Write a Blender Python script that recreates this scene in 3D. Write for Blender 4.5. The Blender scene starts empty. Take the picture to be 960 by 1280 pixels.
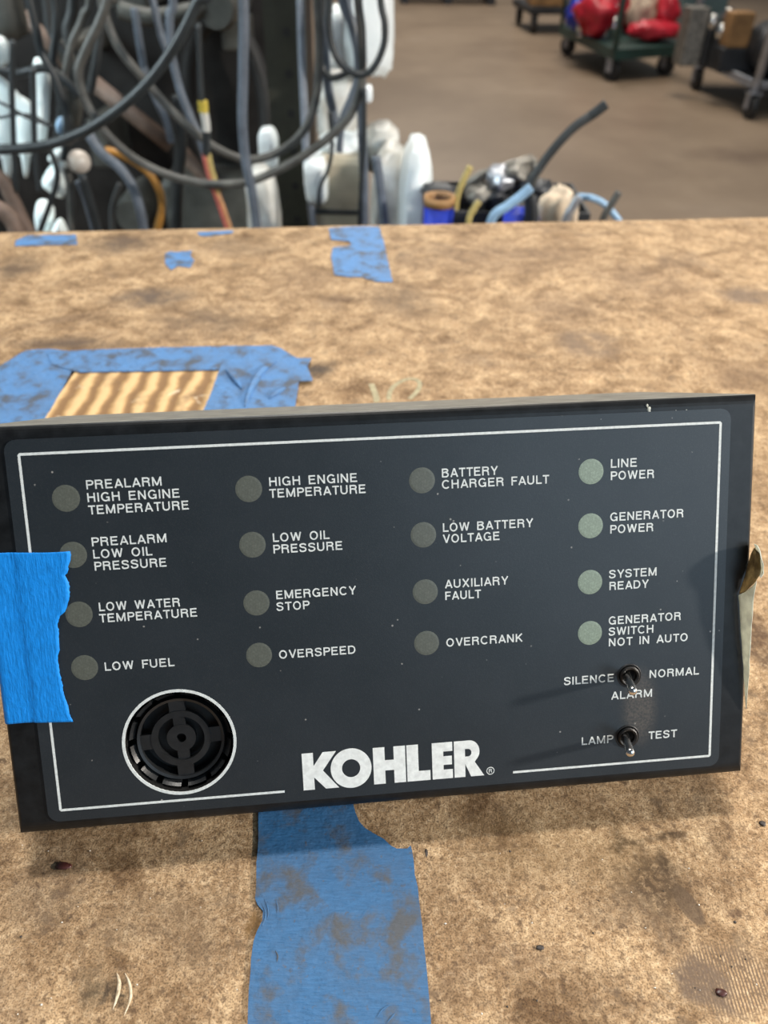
import bpy, bmesh, math, random
import numpy as np
from mathutils import Vector, Matrix, noise as mnoise

SC = bpy.context.scene
COL = SC.collection
rnd = random.Random(7)

# ------------------------------------------------------------------ camera
F = 961.0                       # focal length in pixels of the 960x1280 frame
PITCH = math.radians(39.0)
ROLL = math.radians(-0.873)
TZ = 0.90                       # bench top height
CAM = np.array([0.0, 0.0, TZ + 0.232])
_c, _s = math.cos(PITCH), math.sin(PITCH)
_M = np.array([[1, 0, 0], [0, -_s, _c], [0, -_c, -_s]])
_R = np.array([[math.cos(ROLL), -math.sin(ROLL), 0], [math.sin(ROLL), math.cos(ROLL), 0], [0, 0, 1]])
M = _M @ _R                     # columns: right, down, forward of the lens

cd = bpy.data.cameras.new('camera')
cam = bpy.data.objects.new('camera', cd)
COL.objects.link(cam)
cm = Matrix.Identity(4)
for i in range(3):
    cm[i][0] = M[i, 0]; cm[i][1] = -M[i, 1]; cm[i][2] = -M[i, 2]; cm[i][3] = CAM[i]
cam.matrix_world = cm
cd.sensor_fit = 'VERTICAL'
cd.sensor_height = 36.0
cd.lens = F / 1280 * 36.0
cd.clip_start = 0.01
cd.clip_end = 100
cd.dof.use_dof = True
cd.dof.focus_distance = 0.226
cd.dof.aperture_fstop = cd.lens / 1.9
SC.camera = cam

# ------------------------------------------------------------------ world, lights, exposure
SC.view_settings.view_transform = 'Standard'
SC.view_settings.look = 'None'
SC.view_settings.gamma = 1.0
SC.view_settings.use_curve_mapping = False
SC.view_settings.exposure = -0.32

w = bpy.data.worlds.new('world'); SC.world = w; w.use_nodes = True
wn_ = w.node_tree
bg = wn_.nodes['Background']
bg.inputs[0].default_value = (0.62, 0.72, 0.85, 1)
bg.inputs[1].default_value = 0.17

def area(name, loc, target, size, power, color, size_y=None, spread=None):
    l = bpy.data.lights.new(name, 'AREA')
    l.energy = power; l.color = color; l.size = size
    if size_y: l.shape = 'RECTANGLE'; l.size_y = size_y
    if spread: l.spread = spread
    o = bpy.data.objects.new(name, l); COL.objects.link(o)
    o.location = loc
    o.rotation_euler = (Vector(target) - Vector(loc)).to_track_quat('-Z', 'Y').to_euler()
    return o

PC = Vector((0.0, 0.16, 0.96))
area('side_lamp', PC + Vector((0.950, -0.117, 0.307)) * 1.7, PC, 0.09, 54.0, (1.0, 0.92, 0.82))
area('bay_lamp', PC + Vector((0.08, 0.57, 0.81)) * 3.2, PC, 0.45, 30.0, (1.0, 0.86, 0.68))
area('roof_lamp', PC + Vector((-0.02, 0.30, 0.95)) * 3.6, PC, 0.30, 112.0, (1.0, 0.95, 0.88))
area('bay_door_light', (3.6, -4.4, 3.5), (0.2, 0.5, 0.9), 4.6, 185.0, (0.62, 0.82, 1.0), 3.4)
area('sheet_fill_light', (-1.55, 0.75, 1.55), (-0.56, 1.25, 0.85), 0.7, 7.0, (0.80, 0.95, 1.0), 0.7, math.radians(75))  # added lamp out of view, there to brighten the pale plastic strips
area('hall_lamp', (1.5, 6.0, 5.2), (1.2, 6.0, 0), 2.2, 240.0, (1.0, 0.92, 0.80))
area('hall_lamp', (0.5, 10.5, 5.2), (1.2, 10.5, 0), 2.2, 320.0, (1.0, 0.95, 0.88))
area('hall_lamp', (-0.6, 2.6, 4.6), (-0.2, 1.6, 0.6), 1.6, 50.0, (0.86, 0.94, 1.0))

# ------------------------------------------------------------------ pixel helpers (turn a pixel of the photo into a point in the room)
def ray(u, v):
    return M @ np.array([(u - 480) / F, (v - 640) / F, 1.0])
def at(u, v, Y):                 # on the upright plane y = Y
    d = ray(u, v); return Vector(CAM + d * ((Y - CAM[1]) / d[1]))
def atz(u, v, z):                # on the level plane z
    d = ray(u, v); return Vector(CAM + d * ((z - CAM[2]) / d[2]))

# panel pose from the printed border (a rectangle 197 mm wide)
PX = np.array([[24, 568], [900, 528], [886, 944], [76, 1012]], float)
def _homog(src, dst):
    A = []
    for (x, y), (u, v) in zip(src, dst):
        A.append([x, y, 1, 0, 0, 0, -u * x, -u * y, -u]); A.append([0, 0, 0, x, y, 1, -v * x, -v * y, -v])
    return np.linalg.svd(np.array(A))[2][-1].reshape(3, 3)
h = _homog([[0, 0], [1, 0], [1, 1], [0, 1]], (PX - [480, 640]) / F); h /= h[2, 2]
kk = 0.197 / np.linalg.norm(h[:, 0])
ex = h[:, 0] / np.linalg.norm(h[:, 0]); nn = np.cross(ex, h[:, 1]); nn /= np.linalg.norm(nn); ey = np.cross(nn, ex)
WX, WY, WN = M @ ex, M @ ey, M @ nn
WT = CAM + M @ (h[:, 2] * kk)
def pm(u, v):                    # pixel -> millimetres on the panel face (x right, y down)
    d = ray(u, v); s = ((WT - CAM) @ WN) / (d @ WN); p = CAM + s * d - WT
    return np.array([p @ WX, p @ WY]) * 1000
OX, OY, OD = 98.0, 100.0, 40.0   # the panel's own origin, mm
def L(x, y, d=0.0):              # panel millimetres -> local metres of the panel object (z out of the face)
    return Vector(((x - OX) / 1000, -(y - OY) / 1000, -(d - OD) / 1000))
PANEL_MW = Matrix(((WX[0], -WY[0], -WN[0], 0), (WX[1], -WY[1], -WN[1], 0), (WX[2], -WY[2], -WN[2], 0), (0, 0, 0, 1)))
_o = WT + (WX * OX + WY * OY + WN * OD) / 1000
PANEL_MW.translation = Vector(_o)
def PW(x, y, d=0.0):
    return PANEL_MW @ L(x, y, d)

# ------------------------------------------------------------------ materials
def nd(nt, typ, **kw):
    n = nt.nodes.new(typ)
    for k, v in kw.items():
        if k == 'inp':
            for kk_, vv in v.items(): n.inputs[kk_].default_value = vv
        else: setattr(n, k, v)
    return n
def newmat(name):
    m = bpy.data.materials.new(name); m.use_nodes = True
    return m, m.node_tree, m.node_tree.nodes['Principled BSDF']
def mixc(nt, fac, a, b, blend='MIX'):
    n = nt.nodes.new('ShaderNodeMix'); n.data_type = 'RGBA'; n.blend_type = blend
    for i, v in ((0, fac), (6, a), (7, b)):
        if hasattr(v, 'is_output'): nt.links.new(v, n.inputs[i])
        elif v is not None:
            n.inputs[i].default_value = v if i == 0 else (v[0], v[1], v[2], 1)
    return n.outputs[2]
def ramp(nt, src, stops, interp='LINEAR'):
    n = nt.nodes.new('ShaderNodeValToRGB'); n.color_ramp.interpolation = interp
    cr = n.color_ramp
    while len(cr.elements) < len(stops): cr.elements.new(0.5)
    for e, (p, c) in zip(cr.elements, stops):
        e.position = p; e.color = (c, c, c, 1) if not isinstance(c, tuple) else (c[0], c[1], c[2], 1)
    nt.links.new(src, n.inputs[0]); return n.outputs[0]
def noise(nt, vec, scale, detail=4, rough=0.55, dist=0.0):
    n = nd(nt, 'ShaderNodeTexNoise', inp={'Scale': scale, 'Detail': detail, 'Roughness': rough, 'Distortion': dist})
    if vec is not None: nt.links.new(vec, n.inputs['Vector'])
    return n.outputs['Fac']
def math2(nt, op, a, b=None, clamp=False):
    n = nt.nodes.new('ShaderNodeMath'); n.operation = op; n.use_clamp = clamp
    for i, v in enumerate((a, b)):
        if v is None: continue
        if hasattr(v, 'is_output'): nt.links.new(v, n.inputs[i])
        else: n.inputs[i].default_value = v
    return n.outputs[0]
def bump(nt, b, src, strength, dist):
    n = nd(nt, 'ShaderNodeBump', inp={'Strength': strength, 'Distance': dist})
    nt.links.new(src, n.inputs['Height']); nt.links.new(n.outputs[0], b.inputs['Normal'])

def mat(name, col, rough=0.6, metal=0.0, var=0.25, scale=40, bumps=0.0, spec=0.5, col2=None, trans=0.0, thin=0.0):
    """plain procedural material: colour mottled by noise, optional bump"""
    m, nt, b = newmat(name)
    tc = nt.nodes.new('ShaderNodeTexCoord')
    f = noise(nt, tc.outputs['Object'], scale, 5, 0.6)
    d = tuple(c * (1 - var) for c in col) if col2 is None else col2
    l = tuple(min(1, c * (1 + var)) for c in col) if col2 is None else col
    c = ramp(nt, f, [(0.3, d), (0.7, l)])
    nt.links.new(c, b.inputs['Base Color'])
    b.inputs['Roughness'].default_value = rough
    b.inputs['Metallic'].default_value = metal
    b.inputs['Specular IOR Level'].default_value = spec
    if trans: b.inputs['Transmission Weight'].default_value = trans
    if bumps: bump(nt, b, f, 0.6, bumps)
    if thin:                     # thin sheet: some of the light passes through
        tr = nt.nodes.new('ShaderNodeBsdfTranslucent'); nt.links.new(c, tr.inputs['Color'])
        mx = nt.nodes.new('ShaderNodeMixShader'); mx.inputs[0].default_value = thin
        nt.links.new(b.outputs[0], mx.inputs[1]); nt.links.new(tr.outputs[0], mx.inputs[2])
        nt.links.new(mx.outputs[0], nt.nodes['Material Output'].inputs['Surface'])
    return m

# -- worn chipboard bench top
STAIN_SHADE = []   # stains and painted shade, filled below: (cx, cy, rx, ry, angle, soft, strength, colour, noise_scale)
def st(u, v, wu, hv, ang=0, soft=0.6, k=0.7, col=(0.09, 0.06, 0.04), ns=250):
    c = atz(u, v, TZ); x = atz(u + wu, v, TZ); y0 = atz(u, v - hv, TZ)
    STAIN_SHADE.append((c.x, c.y, abs(x.x - c.x), abs(y0.y - c.y), math.radians(ang), soft, k, col, ns))
# near
st(860, 1131, 13, 29, 24, 0.19, 0.80, (0.12, 0.08, 0.05), 900)
st(815, 1105, 52, 44, 20, 0.8, 1.0, (0.085, 0.052, 0.028), 420)
st(838, 1042, 34, 6, 8, 0.8, 1.0, (0.07, 0.042, 0.022), 500)
st(790, 1052, 30, 5, 16, 0.8, 0.9, (0.07, 0.042, 0.022), 500)
st(832, 1085, 10, 26, 10, 0.8, 1.0, (0.06, 0.036, 0.02), 500)
st(770, 1140, 62, 26, 20, 0.9, 0.6, (0.12, 0.08, 0.05), 260)
st(835, 1165, 24, 34, -20, 0.8, 0.6, (0.10, 0.065, 0.04), 300)
st(700, 1060, 170, 60, 0, 0.8, 0.32, (0.20, 0.125, 0.05), 80)  # broad faint brown patch below the panel
st(880, 1226, 40, 32, 0, 0.35, 0.9, (0.14, 0.10, 0.075), 800)
st(60, 1110, 50, 60, 0, 0.9, 0.55, (0.10, 0.065, 0.045), 200)  # shade left of the panel, put into the board colour
st(200, 1150, 110, 40, 10, 0.9, 0.5, (0.13, 0.085, 0.05), 220)
st(255, 1190, 50, 40, 0, 0.9, 0.45, (0.12, 0.08, 0.05), 260)
st(60, 1000, 60, 60, 0, 0.9, 0.65, (0.10, 0.06, 0.03), 200)  # panel's shadow at the left border, painted on the board
st(316, 1155, 10, 20, 0, 0.4, 0.75, (0.16, 0.085, 0.025), 300)
st(122, 1238, 40, 34, 0, 0.9, 0.8, (0.10, 0.07, 0.04), 300)
st(154, 1242, 6, 24, 0, 0.6, 0.9, (0.05, 0.035, 0.022), 900)
st(138, 1246, 5, 20, 0, 0.6, 0.9, (0.06, 0.04, 0.025), 900)
st(940, 795, 34, 60, 20, 0.5, 0.85, (0.075, 0.04, 0.022), 200)  # dark brown patch beside the panel's right edge
st(915, 1140, 10, 10, 0, 0.5, 0.6, (0.09, 0.05, 0.03), 300)
st(650, 1190, 60, 30, 0, 0.9, 0.3, (0.13, 0.08, 0.05), 240)
st(560, 1230, 70, 30, 30, 0.9, 0.35, (0.13, 0.08, 0.05), 240)
# far
st(190, 372, 60, 14, 10, 0.8, 0.9, (0.10, 0.075, 0.06), 60)
st(255, 400, 80, 24, 0, 0.9, 0.6, (0.12, 0.085, 0.06), 60)
st(150, 305, 50, 14, 0, 0.8, 0.85, (0.10, 0.07, 0.05), 60)
st(20, 335, 40, 18, 0, 0.8, 0.8, (0.09, 0.06, 0.04), 60)
st(500, 375, 46, 26, 20, 0.8, 0.75, (0.16, 0.11, 0.07), 60)
st(735, 430, 46, 20, 0, 0.5, 0.7, (0.17, 0.12, 0.085), 70)
st(935, 370, 40, 12, 0, 0.6, 0.75, (0.15, 0.11, 0.085), 60)
st(380, 350, 60, 30, 0, 0.9, 0.5, (0.16, 0.10, 0.06), 60)
st(640, 320, 110, 24, 10, 0.9, 0.55, (0.17, 0.11, 0.07), 50)
st(800, 350, 80, 24, -10, 0.9, 0.5, (0.17, 0.11, 0.07), 50)
st(930, 470, 60, 26, 0, 0.9, 0.6, (0.16, 0.10, 0.06), 60)
st(90, 430, 90, 10, 0, 0.9, 0.8, (0.09, 0.065, 0.05), 60)
st(395, 462, 26, 12, 0, 0.8, 0.9, (0.05, 0.04, 0.035), 100)
st(700, 385, 60, 26, 0, 0.9, 0.4, (0.18, 0.12, 0.08), 60)
st(300, 310, 70, 12, 0, 0.9, 0.5, (0.16, 0.11, 0.07), 60)

def board_material():
    m, nt, b = newmat('worn_chipboard')
    tc = nt.nodes.new('ShaderNodeTexCoord'); O = tc.outputs['Object']
    nA = noise(nt, O, 22, 6, 0.62, 0.4)
    nB = noise(nt, O, 110, 5, 0.65, 0.3)
    nC = noise(nt, O, 620, 3, 0.6)
    nD = noise(nt, O, 1900, 2, 0.5)
    c1 = ramp(nt, nB, [(0.32, (0.20, 0.125, 0.066)), (0.47, (0.44, 0.305, 0.18)), (0.62, (0.68, 0.525, 0.345))])
    c2 = ramp(nt, nC, [(0.32, (0.20, 0.13, 0.075)), (0.50, (0.50, 0.365, 0.225)), (0.68, (0.82, 0.67, 0.48))])
    c = mixc(nt, 0.55, c1, c2)
    fl = ramp(nt, nD, [(0.34, 0.35), (0.50, 1.0), (0.72, 1.22)])
    c = mixc(nt, 0.8, c, fl, 'MULTIPLY')
    big = ramp(nt, nA, [(0.34, (0.52, 0.46, 0.40)), (0.50, (0.95, 0.93, 0.90)), (0.70, (1.12, 1.10, 1.06))])
    c = mixc(nt, 0.85, c, big, 'MULTIPLY')
    c = mixc(nt, 1.0, c, (0.97, 0.915, 0.85), 'MULTIPLY')
    mid = ramp(nt, noise(nt, O, 48, 6, 0.7, 0.5), [(0.36, (0.42, 0.36, 0.30)), (0.50, (0.90, 0.88, 0.86)), (0.64, (1.12, 1.11, 1.09))])
    c = mixc(nt, 0.8, c, mid, 'MULTIPLY')
    blot = noise(nt, O, 13, 5, 0.65, 0.6)
    c = mixc(nt, ramp(nt, blot, [(0.56, 0.0), (0.68, 0.5)]), c, (0.16, 0.11, 0.075))
    # small grease flecks
    fleck = noise(nt, O, 300, 4, 0.7)
    c = mixc(nt, ramp(nt, fleck, [(0.55, 0.0), (0.66, 0.85)]), c, (0.12, 0.072, 0.04))
    fl2 = noise(nt, O, 70, 6, 0.75)
    c = mixc(nt, ramp(nt, fl2, [(0.56, 0.0), (0.66, 0.65)]), c, (0.17, 0.115, 0.07))
    # warp for the stains and shade patches
    wp = nd(nt, 'ShaderNodeTexNoise', inp={'Scale': 90.0, 'Detail': 5.0}); nt.links.new(O, wp.inputs['Vector'])
    sub = nt.nodes.new('ShaderNodeVectorMath'); sub.operation = 'SUBTRACT'; nt.links.new(wp.outputs['Color'], sub.inputs[0]); sub.inputs[1].default_value = (0.5, 0.5, 0.5)
    scl = nt.nodes.new('ShaderNodeVectorMath'); scl.operation = 'SCALE'; nt.links.new(sub.outputs[0], scl.inputs[0]); scl.inputs['Scale'].default_value = 0.012
    add = nt.nodes.new('ShaderNodeVectorMath'); add.operation = 'ADD'; nt.links.new(O, add.inputs[0]); nt.links.new(scl.outputs[0], add.inputs[1])
    for (cx, cy, rx, ry, a, soft, k, col, ns) in STAIN_SHADE:
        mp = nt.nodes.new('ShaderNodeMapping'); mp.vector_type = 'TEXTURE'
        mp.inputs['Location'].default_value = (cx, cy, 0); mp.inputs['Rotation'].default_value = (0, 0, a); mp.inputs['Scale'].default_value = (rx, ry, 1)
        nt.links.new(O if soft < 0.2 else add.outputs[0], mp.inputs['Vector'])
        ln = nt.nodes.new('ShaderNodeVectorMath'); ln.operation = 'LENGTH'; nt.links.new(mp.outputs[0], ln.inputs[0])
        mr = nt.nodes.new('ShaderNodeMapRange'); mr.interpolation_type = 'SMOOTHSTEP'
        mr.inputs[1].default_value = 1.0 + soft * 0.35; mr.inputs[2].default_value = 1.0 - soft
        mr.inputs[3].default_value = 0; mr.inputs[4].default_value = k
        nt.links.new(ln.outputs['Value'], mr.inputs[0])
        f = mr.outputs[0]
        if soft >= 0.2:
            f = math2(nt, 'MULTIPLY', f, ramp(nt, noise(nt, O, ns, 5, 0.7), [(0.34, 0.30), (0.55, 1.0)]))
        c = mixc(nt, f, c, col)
    # comb-like saw marks near the front right corner
    q = atz(890, 1225, TZ); q2 = atz(950, 1225, TZ)
    mp = nt.nodes.new('ShaderNodeMapping'); mp.vector_type = 'TEXTURE'
    mp.inputs['Location'].default_value = (q.x + 0.004, q.y, 0); mp.inputs['Scale'].default_value = (0.016, 0.011, 1)
    nt.links.new(O, mp.inputs['Vector'])
    ln = nt.nodes.new('ShaderNodeVectorMath'); ln.operation = 'LENGTH'; nt.links.new(mp.outputs[0], ln.inputs[0])
    mr = nt.nodes.new('ShaderNodeMapRange'); mr.interpolation_type = 'SMOOTHSTEP'
    mr.inputs[1].default_value = 1.1; mr.inputs[2].default_value = 0.6; mr.inputs[4].default_value = 0.95
    nt.links.new(ln.outputs['Value'], mr.inputs[0])
    wv = nd(nt, 'ShaderNodeTexWave', inp={'Scale': 330.0, 'Distortion': 1.2, 'Detail': 2.0, 'Detail Scale': 1.0}); nt.links.new(O, wv.inputs['Vector'])
    f = math2(nt, 'MULTIPLY', mr.outputs[0], ramp(nt, wv.outputs['Fac'], [(0.35, 0.0), (0.7, 1.0)]))
    c = mixc(nt, f, c, (0.17, 0.115, 0.075))
    nt.links.new(c, b.inputs['Base Color'])
    b.inputs['Roughness'].default_value = 0.72
    b.inputs['Specular IOR Level'].default_value = 0.25
    hgt = math2(nt, 'ADD', math2(nt, 'MULTIPLY', nC, 0.6), math2(nt, 'MULTIPLY', nD, 0.5))
    bump(nt, b, hgt, 0.45, 0.0006)
    return m

def tape_material(name, col, dirt, crepe_dir='x', fade=0.0, bumpk=0.5):
    m, nt, b = newmat(name)
    tc = nt.nodes.new('ShaderNodeTexCoord'); O = tc.outputs['Object']
    mp = nt.nodes.new('ShaderNodeMapping')
    mp.inputs['Scale'].default_value = (1, 0.18, 1) if crepe_dir == 'x' else (0.18, 1, 1)
    nt.links.new(O, mp.inputs['Vector'])
    cr = noise(nt, mp.outputs[0], 1500, 3, 0.65)
    lo = tuple(v * 0.80 for v in col); hi = tuple(min(1, v * 1.16 + 0.008) for v in col)
    c = ramp(nt, cr, [(0.30, lo), (0.55, col), (0.78, hi)])
    if fade:
        c = mixc(nt, ramp(nt, noise(nt, O, 60, 5, 0.6), [(0.4, 0.0), (0.7, fade)]), c, tuple(v * 0.55 + 0.05 for v in col))
    if dirt:
        c = mixc(nt, ramp(nt, noise(nt, O, 75, 5, 0.6), [(0.49, 0.0), (0.63, dirt)]), c, (0.085, 0.085, 0.085))
        c = mixc(nt, ramp(nt, noise(nt, O, 420, 3, 0.6), [(0.62, 0.0), (0.74, dirt * 0.8)]), c, (0.10, 0.085, 0.07))
    nt.links.new(c, b.inputs['Base Color'])
    b.inputs['Roughness'].default_value = 0.55
    b.inputs['Specular IOR Level'].default_value = 0.3
    hh = math2(nt, 'ADD', cr, math2(nt, 'MULTIPLY', noise(nt, O, 160, 4, 0.6), 2.0))
    bump(nt, b, hh, bumpk, 0.0004)
    return m

def panel_face_material():
    m, nt, b = newmat('slate_overlay')
    tc = nt.nodes.new('ShaderNodeTexCoord'); O = tc.outputs['Object']
    n1 = noise(nt, O, 35, 5, 0.6)
    c = ramp(nt, n1, [(0.35, (0.0150, 0.0205, 0.0255)), (0.7, (0.021, 0.027, 0.033))])
    fine = noise(nt, O, 2600, 2, 0.5)
    c = mixc(nt, ramp(nt, fine, [(0.5, 0.0), (0.8, 0.10)]), c, (0.11, 0.11, 0.11))
    # dust specks
    vo = nd(nt, 'ShaderNodeTexVoronoi', inp={'Scale': 330.0}); nt.links.new(O, vo.inputs['Vector'])
    sp = ramp(nt, vo.outputs['Distance'], [(0.0, 1.0), (0.075, 1.0), (0.11, 0.0)])
    gate = ramp(nt, noise(nt, O, 170, 2, 0.5), [(0.60, 0.0), (0.64, 0.8)])
    c = mixc(nt, math2(nt, 'MULTIPLY', sp, gate), c, (0.34, 0.33, 0.31))
    # dust rubbed on round the switches
    p = L(174, 86)
    mp = nt.nodes.new('ShaderNodeMapping'); mp.vector_type = 'TEXTURE'
    mp.inputs['Location'].default_value = (p.x, p.y, p.z); mp.inputs['Scale'].default_value = (0.0055, 0.012, 1)
    nt.links.new(O, mp.inputs['Vector'])
    ln = nt.nodes.new('ShaderNodeVectorMath'); ln.operation = 'LENGTH'; nt.links.new(mp.outputs[0], ln.inputs[0])
    mr = nt.nodes.new('ShaderNodeMapRange'); mr.interpolation_type = 'SMOOTHSTEP'
    mr.inputs[1].default_value = 1.3; mr.inputs[2].default_value = 0.4; mr.inputs[4].default_value = 0.55
    nt.links.new(ln.outputs['Value'], mr.inputs[0])
    f = math2(nt, 'MULTIPLY', mr.outputs[0], ramp(nt, noise(nt, O, 1500, 3, 0.6), [(0.35, 0.25), (0.65, 1.0)]))
    c = mixc(nt, f, c, (0.15, 0.125, 0.10))
    nt.links.new(c, b.inputs['Base Color'])
    b.inputs['Roughness'].default_value = 0.38
    b.inputs['Specular IOR Level'].default_value = 0.45
    bump(nt, b, fine, 0.10, 0.0002)
    return m

def lens_material(name, col):
    m, nt, b = newmat(name)
    tc = nt.nodes.new('ShaderNodeTexCoord'); O = tc.outputs['Object']
    f = noise(nt, O, 1600, 3, 0.7)
    lo = tuple(v * 0.78 for v in col); hi = tuple(min(1, v * 1.5) for v in col)
    c = ramp(nt, f, [(0.34, lo), (0.58, col), (0.78, hi)])
    nt.links.new(c, b.inputs['Base Color'])
    b.inputs['Roughness'].default_value = 0.4
    return m

def floor_material():
    m, nt, b = newmat('concrete_floor')
    tc = nt.nodes.new('ShaderNodeTexCoord'); O = tc.outputs['Object']
    n1 = noise(nt, O, 0.9, 6, 0.6, 0.3); n2 = noise(nt, O, 6, 5, 0.65)
    c = ramp(nt, n1, [(0.3, (0.185, 0.130, 0.086)), (0.6, (0.285, 0.210, 0.145)), (0.8, (0.33, 0.255, 0.19))])
    c = mixc(nt, ramp(nt, n2, [(0.45, 0.0), (0.75, 0.5)]), c, (0.21, 0.15, 0.105))
    for (x, y, rx, ry, k) in ((2.0, 4.6, 0.5, 0.25, 0.7), (0.7, 3.9, 0.8, 0.3, 0.4), (1.4, 7.9, 0.9, 0.5, 0.35)):
        mp = nt.nodes.new('ShaderNodeMapping'); mp.vector_type = 'TEXTURE'
        mp.inputs['Location'].default_value = (x, y, 0); mp.inputs['Scale'].default_value = (rx, ry, 1)
        nt.links.new(O, mp.inputs['Vector'])
        ln = nt.nodes.new('ShaderNodeVectorMath'); ln.operation = 'LENGTH'; nt.links.new(mp.outputs[0], ln.inputs[0])
        mr = nt.nodes.new('ShaderNodeMapRange'); mr.interpolation_type = 'SMOOTHSTEP'
        mr.inputs[1].default_value = 1.0; mr.inputs[2].default_value = 0.3; mr.inputs[4].default_value = k
        nt.links.new(ln.outputs['Value'], mr.inputs[0])
        c = mixc(nt, math2(nt, 'MULTIPLY', mr.outputs[0], n2), c, (0.09, 0.055, 0.038))
    nt.links.new(c, b.inputs['Base Color'])
    b.inputs['Roughness'].default_value = 0.42
    bump(nt, b, n2, 0.2, 0.01)
    return m

def plywood_material():
    m, nt, b = newmat('ribbed_cardboard')
    tc = nt.nodes.new('ShaderNodeTexCoord'); O = tc.outputs['Object']
    wv = nd(nt, 'ShaderNodeTexWave', inp={'Scale': 25.0, 'Distortion': 2.6, 'Detail': 3.0, 'Detail Scale': 2.0}); wv.bands_direction = 'X'
    nt.links.new(O, wv.inputs['Vector'])
    c = ramp(nt, wv.outputs['Fac'], [(0.12, (0.24, 0.13, 0.05)), (0.5, (0.46, 0.28, 0.115)), (0.9, (0.70, 0.47, 0.23))])
    c = mixc(nt, ramp(nt, noise(nt, O, 45, 5, 0.65), [(0.55, 0.0), (0.72, 0.75)]), c, (0.17, 0.10, 0.05))
    c = mixc(nt, ramp(nt, noise(nt, O, 70, 4, 0.6, 0.6), [(0.63, 0.0), (0.72, 0.6)]), c, (0.85, 0.72, 0.52))
    nt.links.new(c, b.inputs['Base Color']); b.inputs['Roughness'].default_value = 0.7
    bump(nt, b, wv.outputs['Fac'], 0.5, 0.001)
    return m

MAT = {}
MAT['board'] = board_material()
MAT['face'] = panel_face_material()
MAT['bezel'] = mat('black_satin_metal', (0.008, 0.009, 0.010), 0.36, 0.0, 0.5, 220, 0.00008, spec=0.3)
MAT['bezel_top'] = mat('dusty_sheen_metal', (0.19, 0.19, 0.17), 0.5, 0.0, 0.35, 160)  # pale grey stands for dust plus a painted bench reflection
MAT['tape_panel'] = tape_material('blue_tape', (0.004, 0.25, 0.78), 0.0, 'x', 0.0, 0.5)
MAT['tape_bench'] = tape_material('soiled_blue_tape', (0.036, 0.138, 0.305), 0.9, 'y', 0.5, 0.6)
MAT['tape_far'] = tape_material('faded_blue_tape', (0.10, 0.25, 0.52), 0.85, 'y', 0.8, 1.2)
MAT['print'] = mat('white_print', (0.68, 0.72, 0.71), 0.55, 0, 0.16, 900)
MAT['logo'] = mat('white_logo_print', (0.80, 0.83, 0.81), 0.55, 0, 0.14, 500)
MAT['lens'] = lens_material('grey_lens', (0.104, 0.113, 0.095))
MAT['lens_green'] = lens_material('green_lens', (0.24, 0.30, 0.235))
MAT['plastic_black'] = mat('black_plastic', (0.012, 0.013, 0.014), 0.38, 0, 0.3, 300)
MAT['hole'] = mat('buzzer_well_black', (0.006, 0.006, 0.006), 0.6, 0, 0.2, 300)
MAT['nut'] = mat('blackened_nut', (0.009, 0.008, 0.0075), 0.5, 0.1, 0.4, 600)
MAT['chrome'] = mat('chrome', (0.70, 0.69, 0.67), 0.20, 1.0, 0.12, 700)
MAT['masking'] = mat('cream_masking_tape', (0.78, 0.80, 0.72), 0.6, 0, 0.15, 260, 0.0002, thin=0.45)
MAT['adhesive'] = mat('brown_tape_adhesive', (0.50, 0.38, 0.17), 0.5, 0, 0.6, 300, 0.0003, col2=(0.14, 0.09, 0.04), thin=0.4)
MAT['card'] = plywood_material()
MAT['floor'] = floor_material()
MAT['wall'] = mat('grey_wall', (0.28, 0.28, 0.27), 0.8, 0, 0.15, 1.2)
MAT['cable_grey'] = mat('grey_cable_sheath', (0.085, 0.082, 0.074), 0.5, 0, 0.35, 40)
MAT['cable_blue'] = mat('slate_cable_sheath', (0.115, 0.135, 0.165), 0.42, 0, 0.3, 40)
MAT['cable_pale'] = mat('pale_slate_sheath', (0.26, 0.29, 0.34), 0.4, 0, 0.3, 40)
MAT['cable_black'] = mat('black_cable_sheath', (0.022, 0.026, 0.028), 0.42, 0, 0.3, 40)
MAT['cable_mid'] = mat('dark_grey_cable_sheath', (0.034, 0.037, 0.038), 0.5, 0, 0.3, 40)
MAT['orange'] = mat('amber_hose', (0.42, 0.20, 0.04), 0.45, 0, 0.3, 60)
MAT['yellow'] = mat('yellow_plastic', (0.58, 0.44, 0.06), 0.5, 0, 0.2, 60)
MAT['red_wire'] = mat('red_wire_sheath', (0.50, 0.12, 0.10), 0.5, 0, 0.25, 60)
MAT['copper_wire'] = mat('orange_wire_sheath', (0.55, 0.27, 0.12), 0.5, 0, 0.25, 60)
MAT['tan_wire'] = mat('tan_wire_sheath', (0.48, 0.37, 0.13), 0.5, 0, 0.25, 60)
MAT['engine'] = mat('oily_black_iron', (0.019, 0.017, 0.016), 0.5, 0.2, 0.5, 25, 0.002)
MAT['engine_grey'] = mat('dull_grey_casting', (0.07, 0.07, 0.062), 0.55, 0.1, 0.4, 25, 0.002)
MAT['rust_pipe'] = mat('rusty_brown_steel', (0.16, 0.11, 0.085), 0.6, 0.1, 0.4, 30, 0.001)
MAT['post'] = mat('olive_steel', (0.030, 0.029, 0.020), 0.55, 0.2, 0.35, 20)
MAT['steel'] = mat('galvanised_steel', (0.36, 0.37, 0.40), 0.4, 0.6, 0.25, 12)
MAT['cream'] = mat('cream_knob', (0.52, 0.46, 0.40), 0.3, 0, 0.15, 40)
MAT['sheet'] = mat('pale_plastic_sheet', (0.88, 0.97, 0.96), 0.35, 0, 0.05, 30)
MAT['white_bag'] = mat('white_plastic_bag', (0.90, 0.95, 0.94), 0.35, 0, 0.07, 14)
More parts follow.
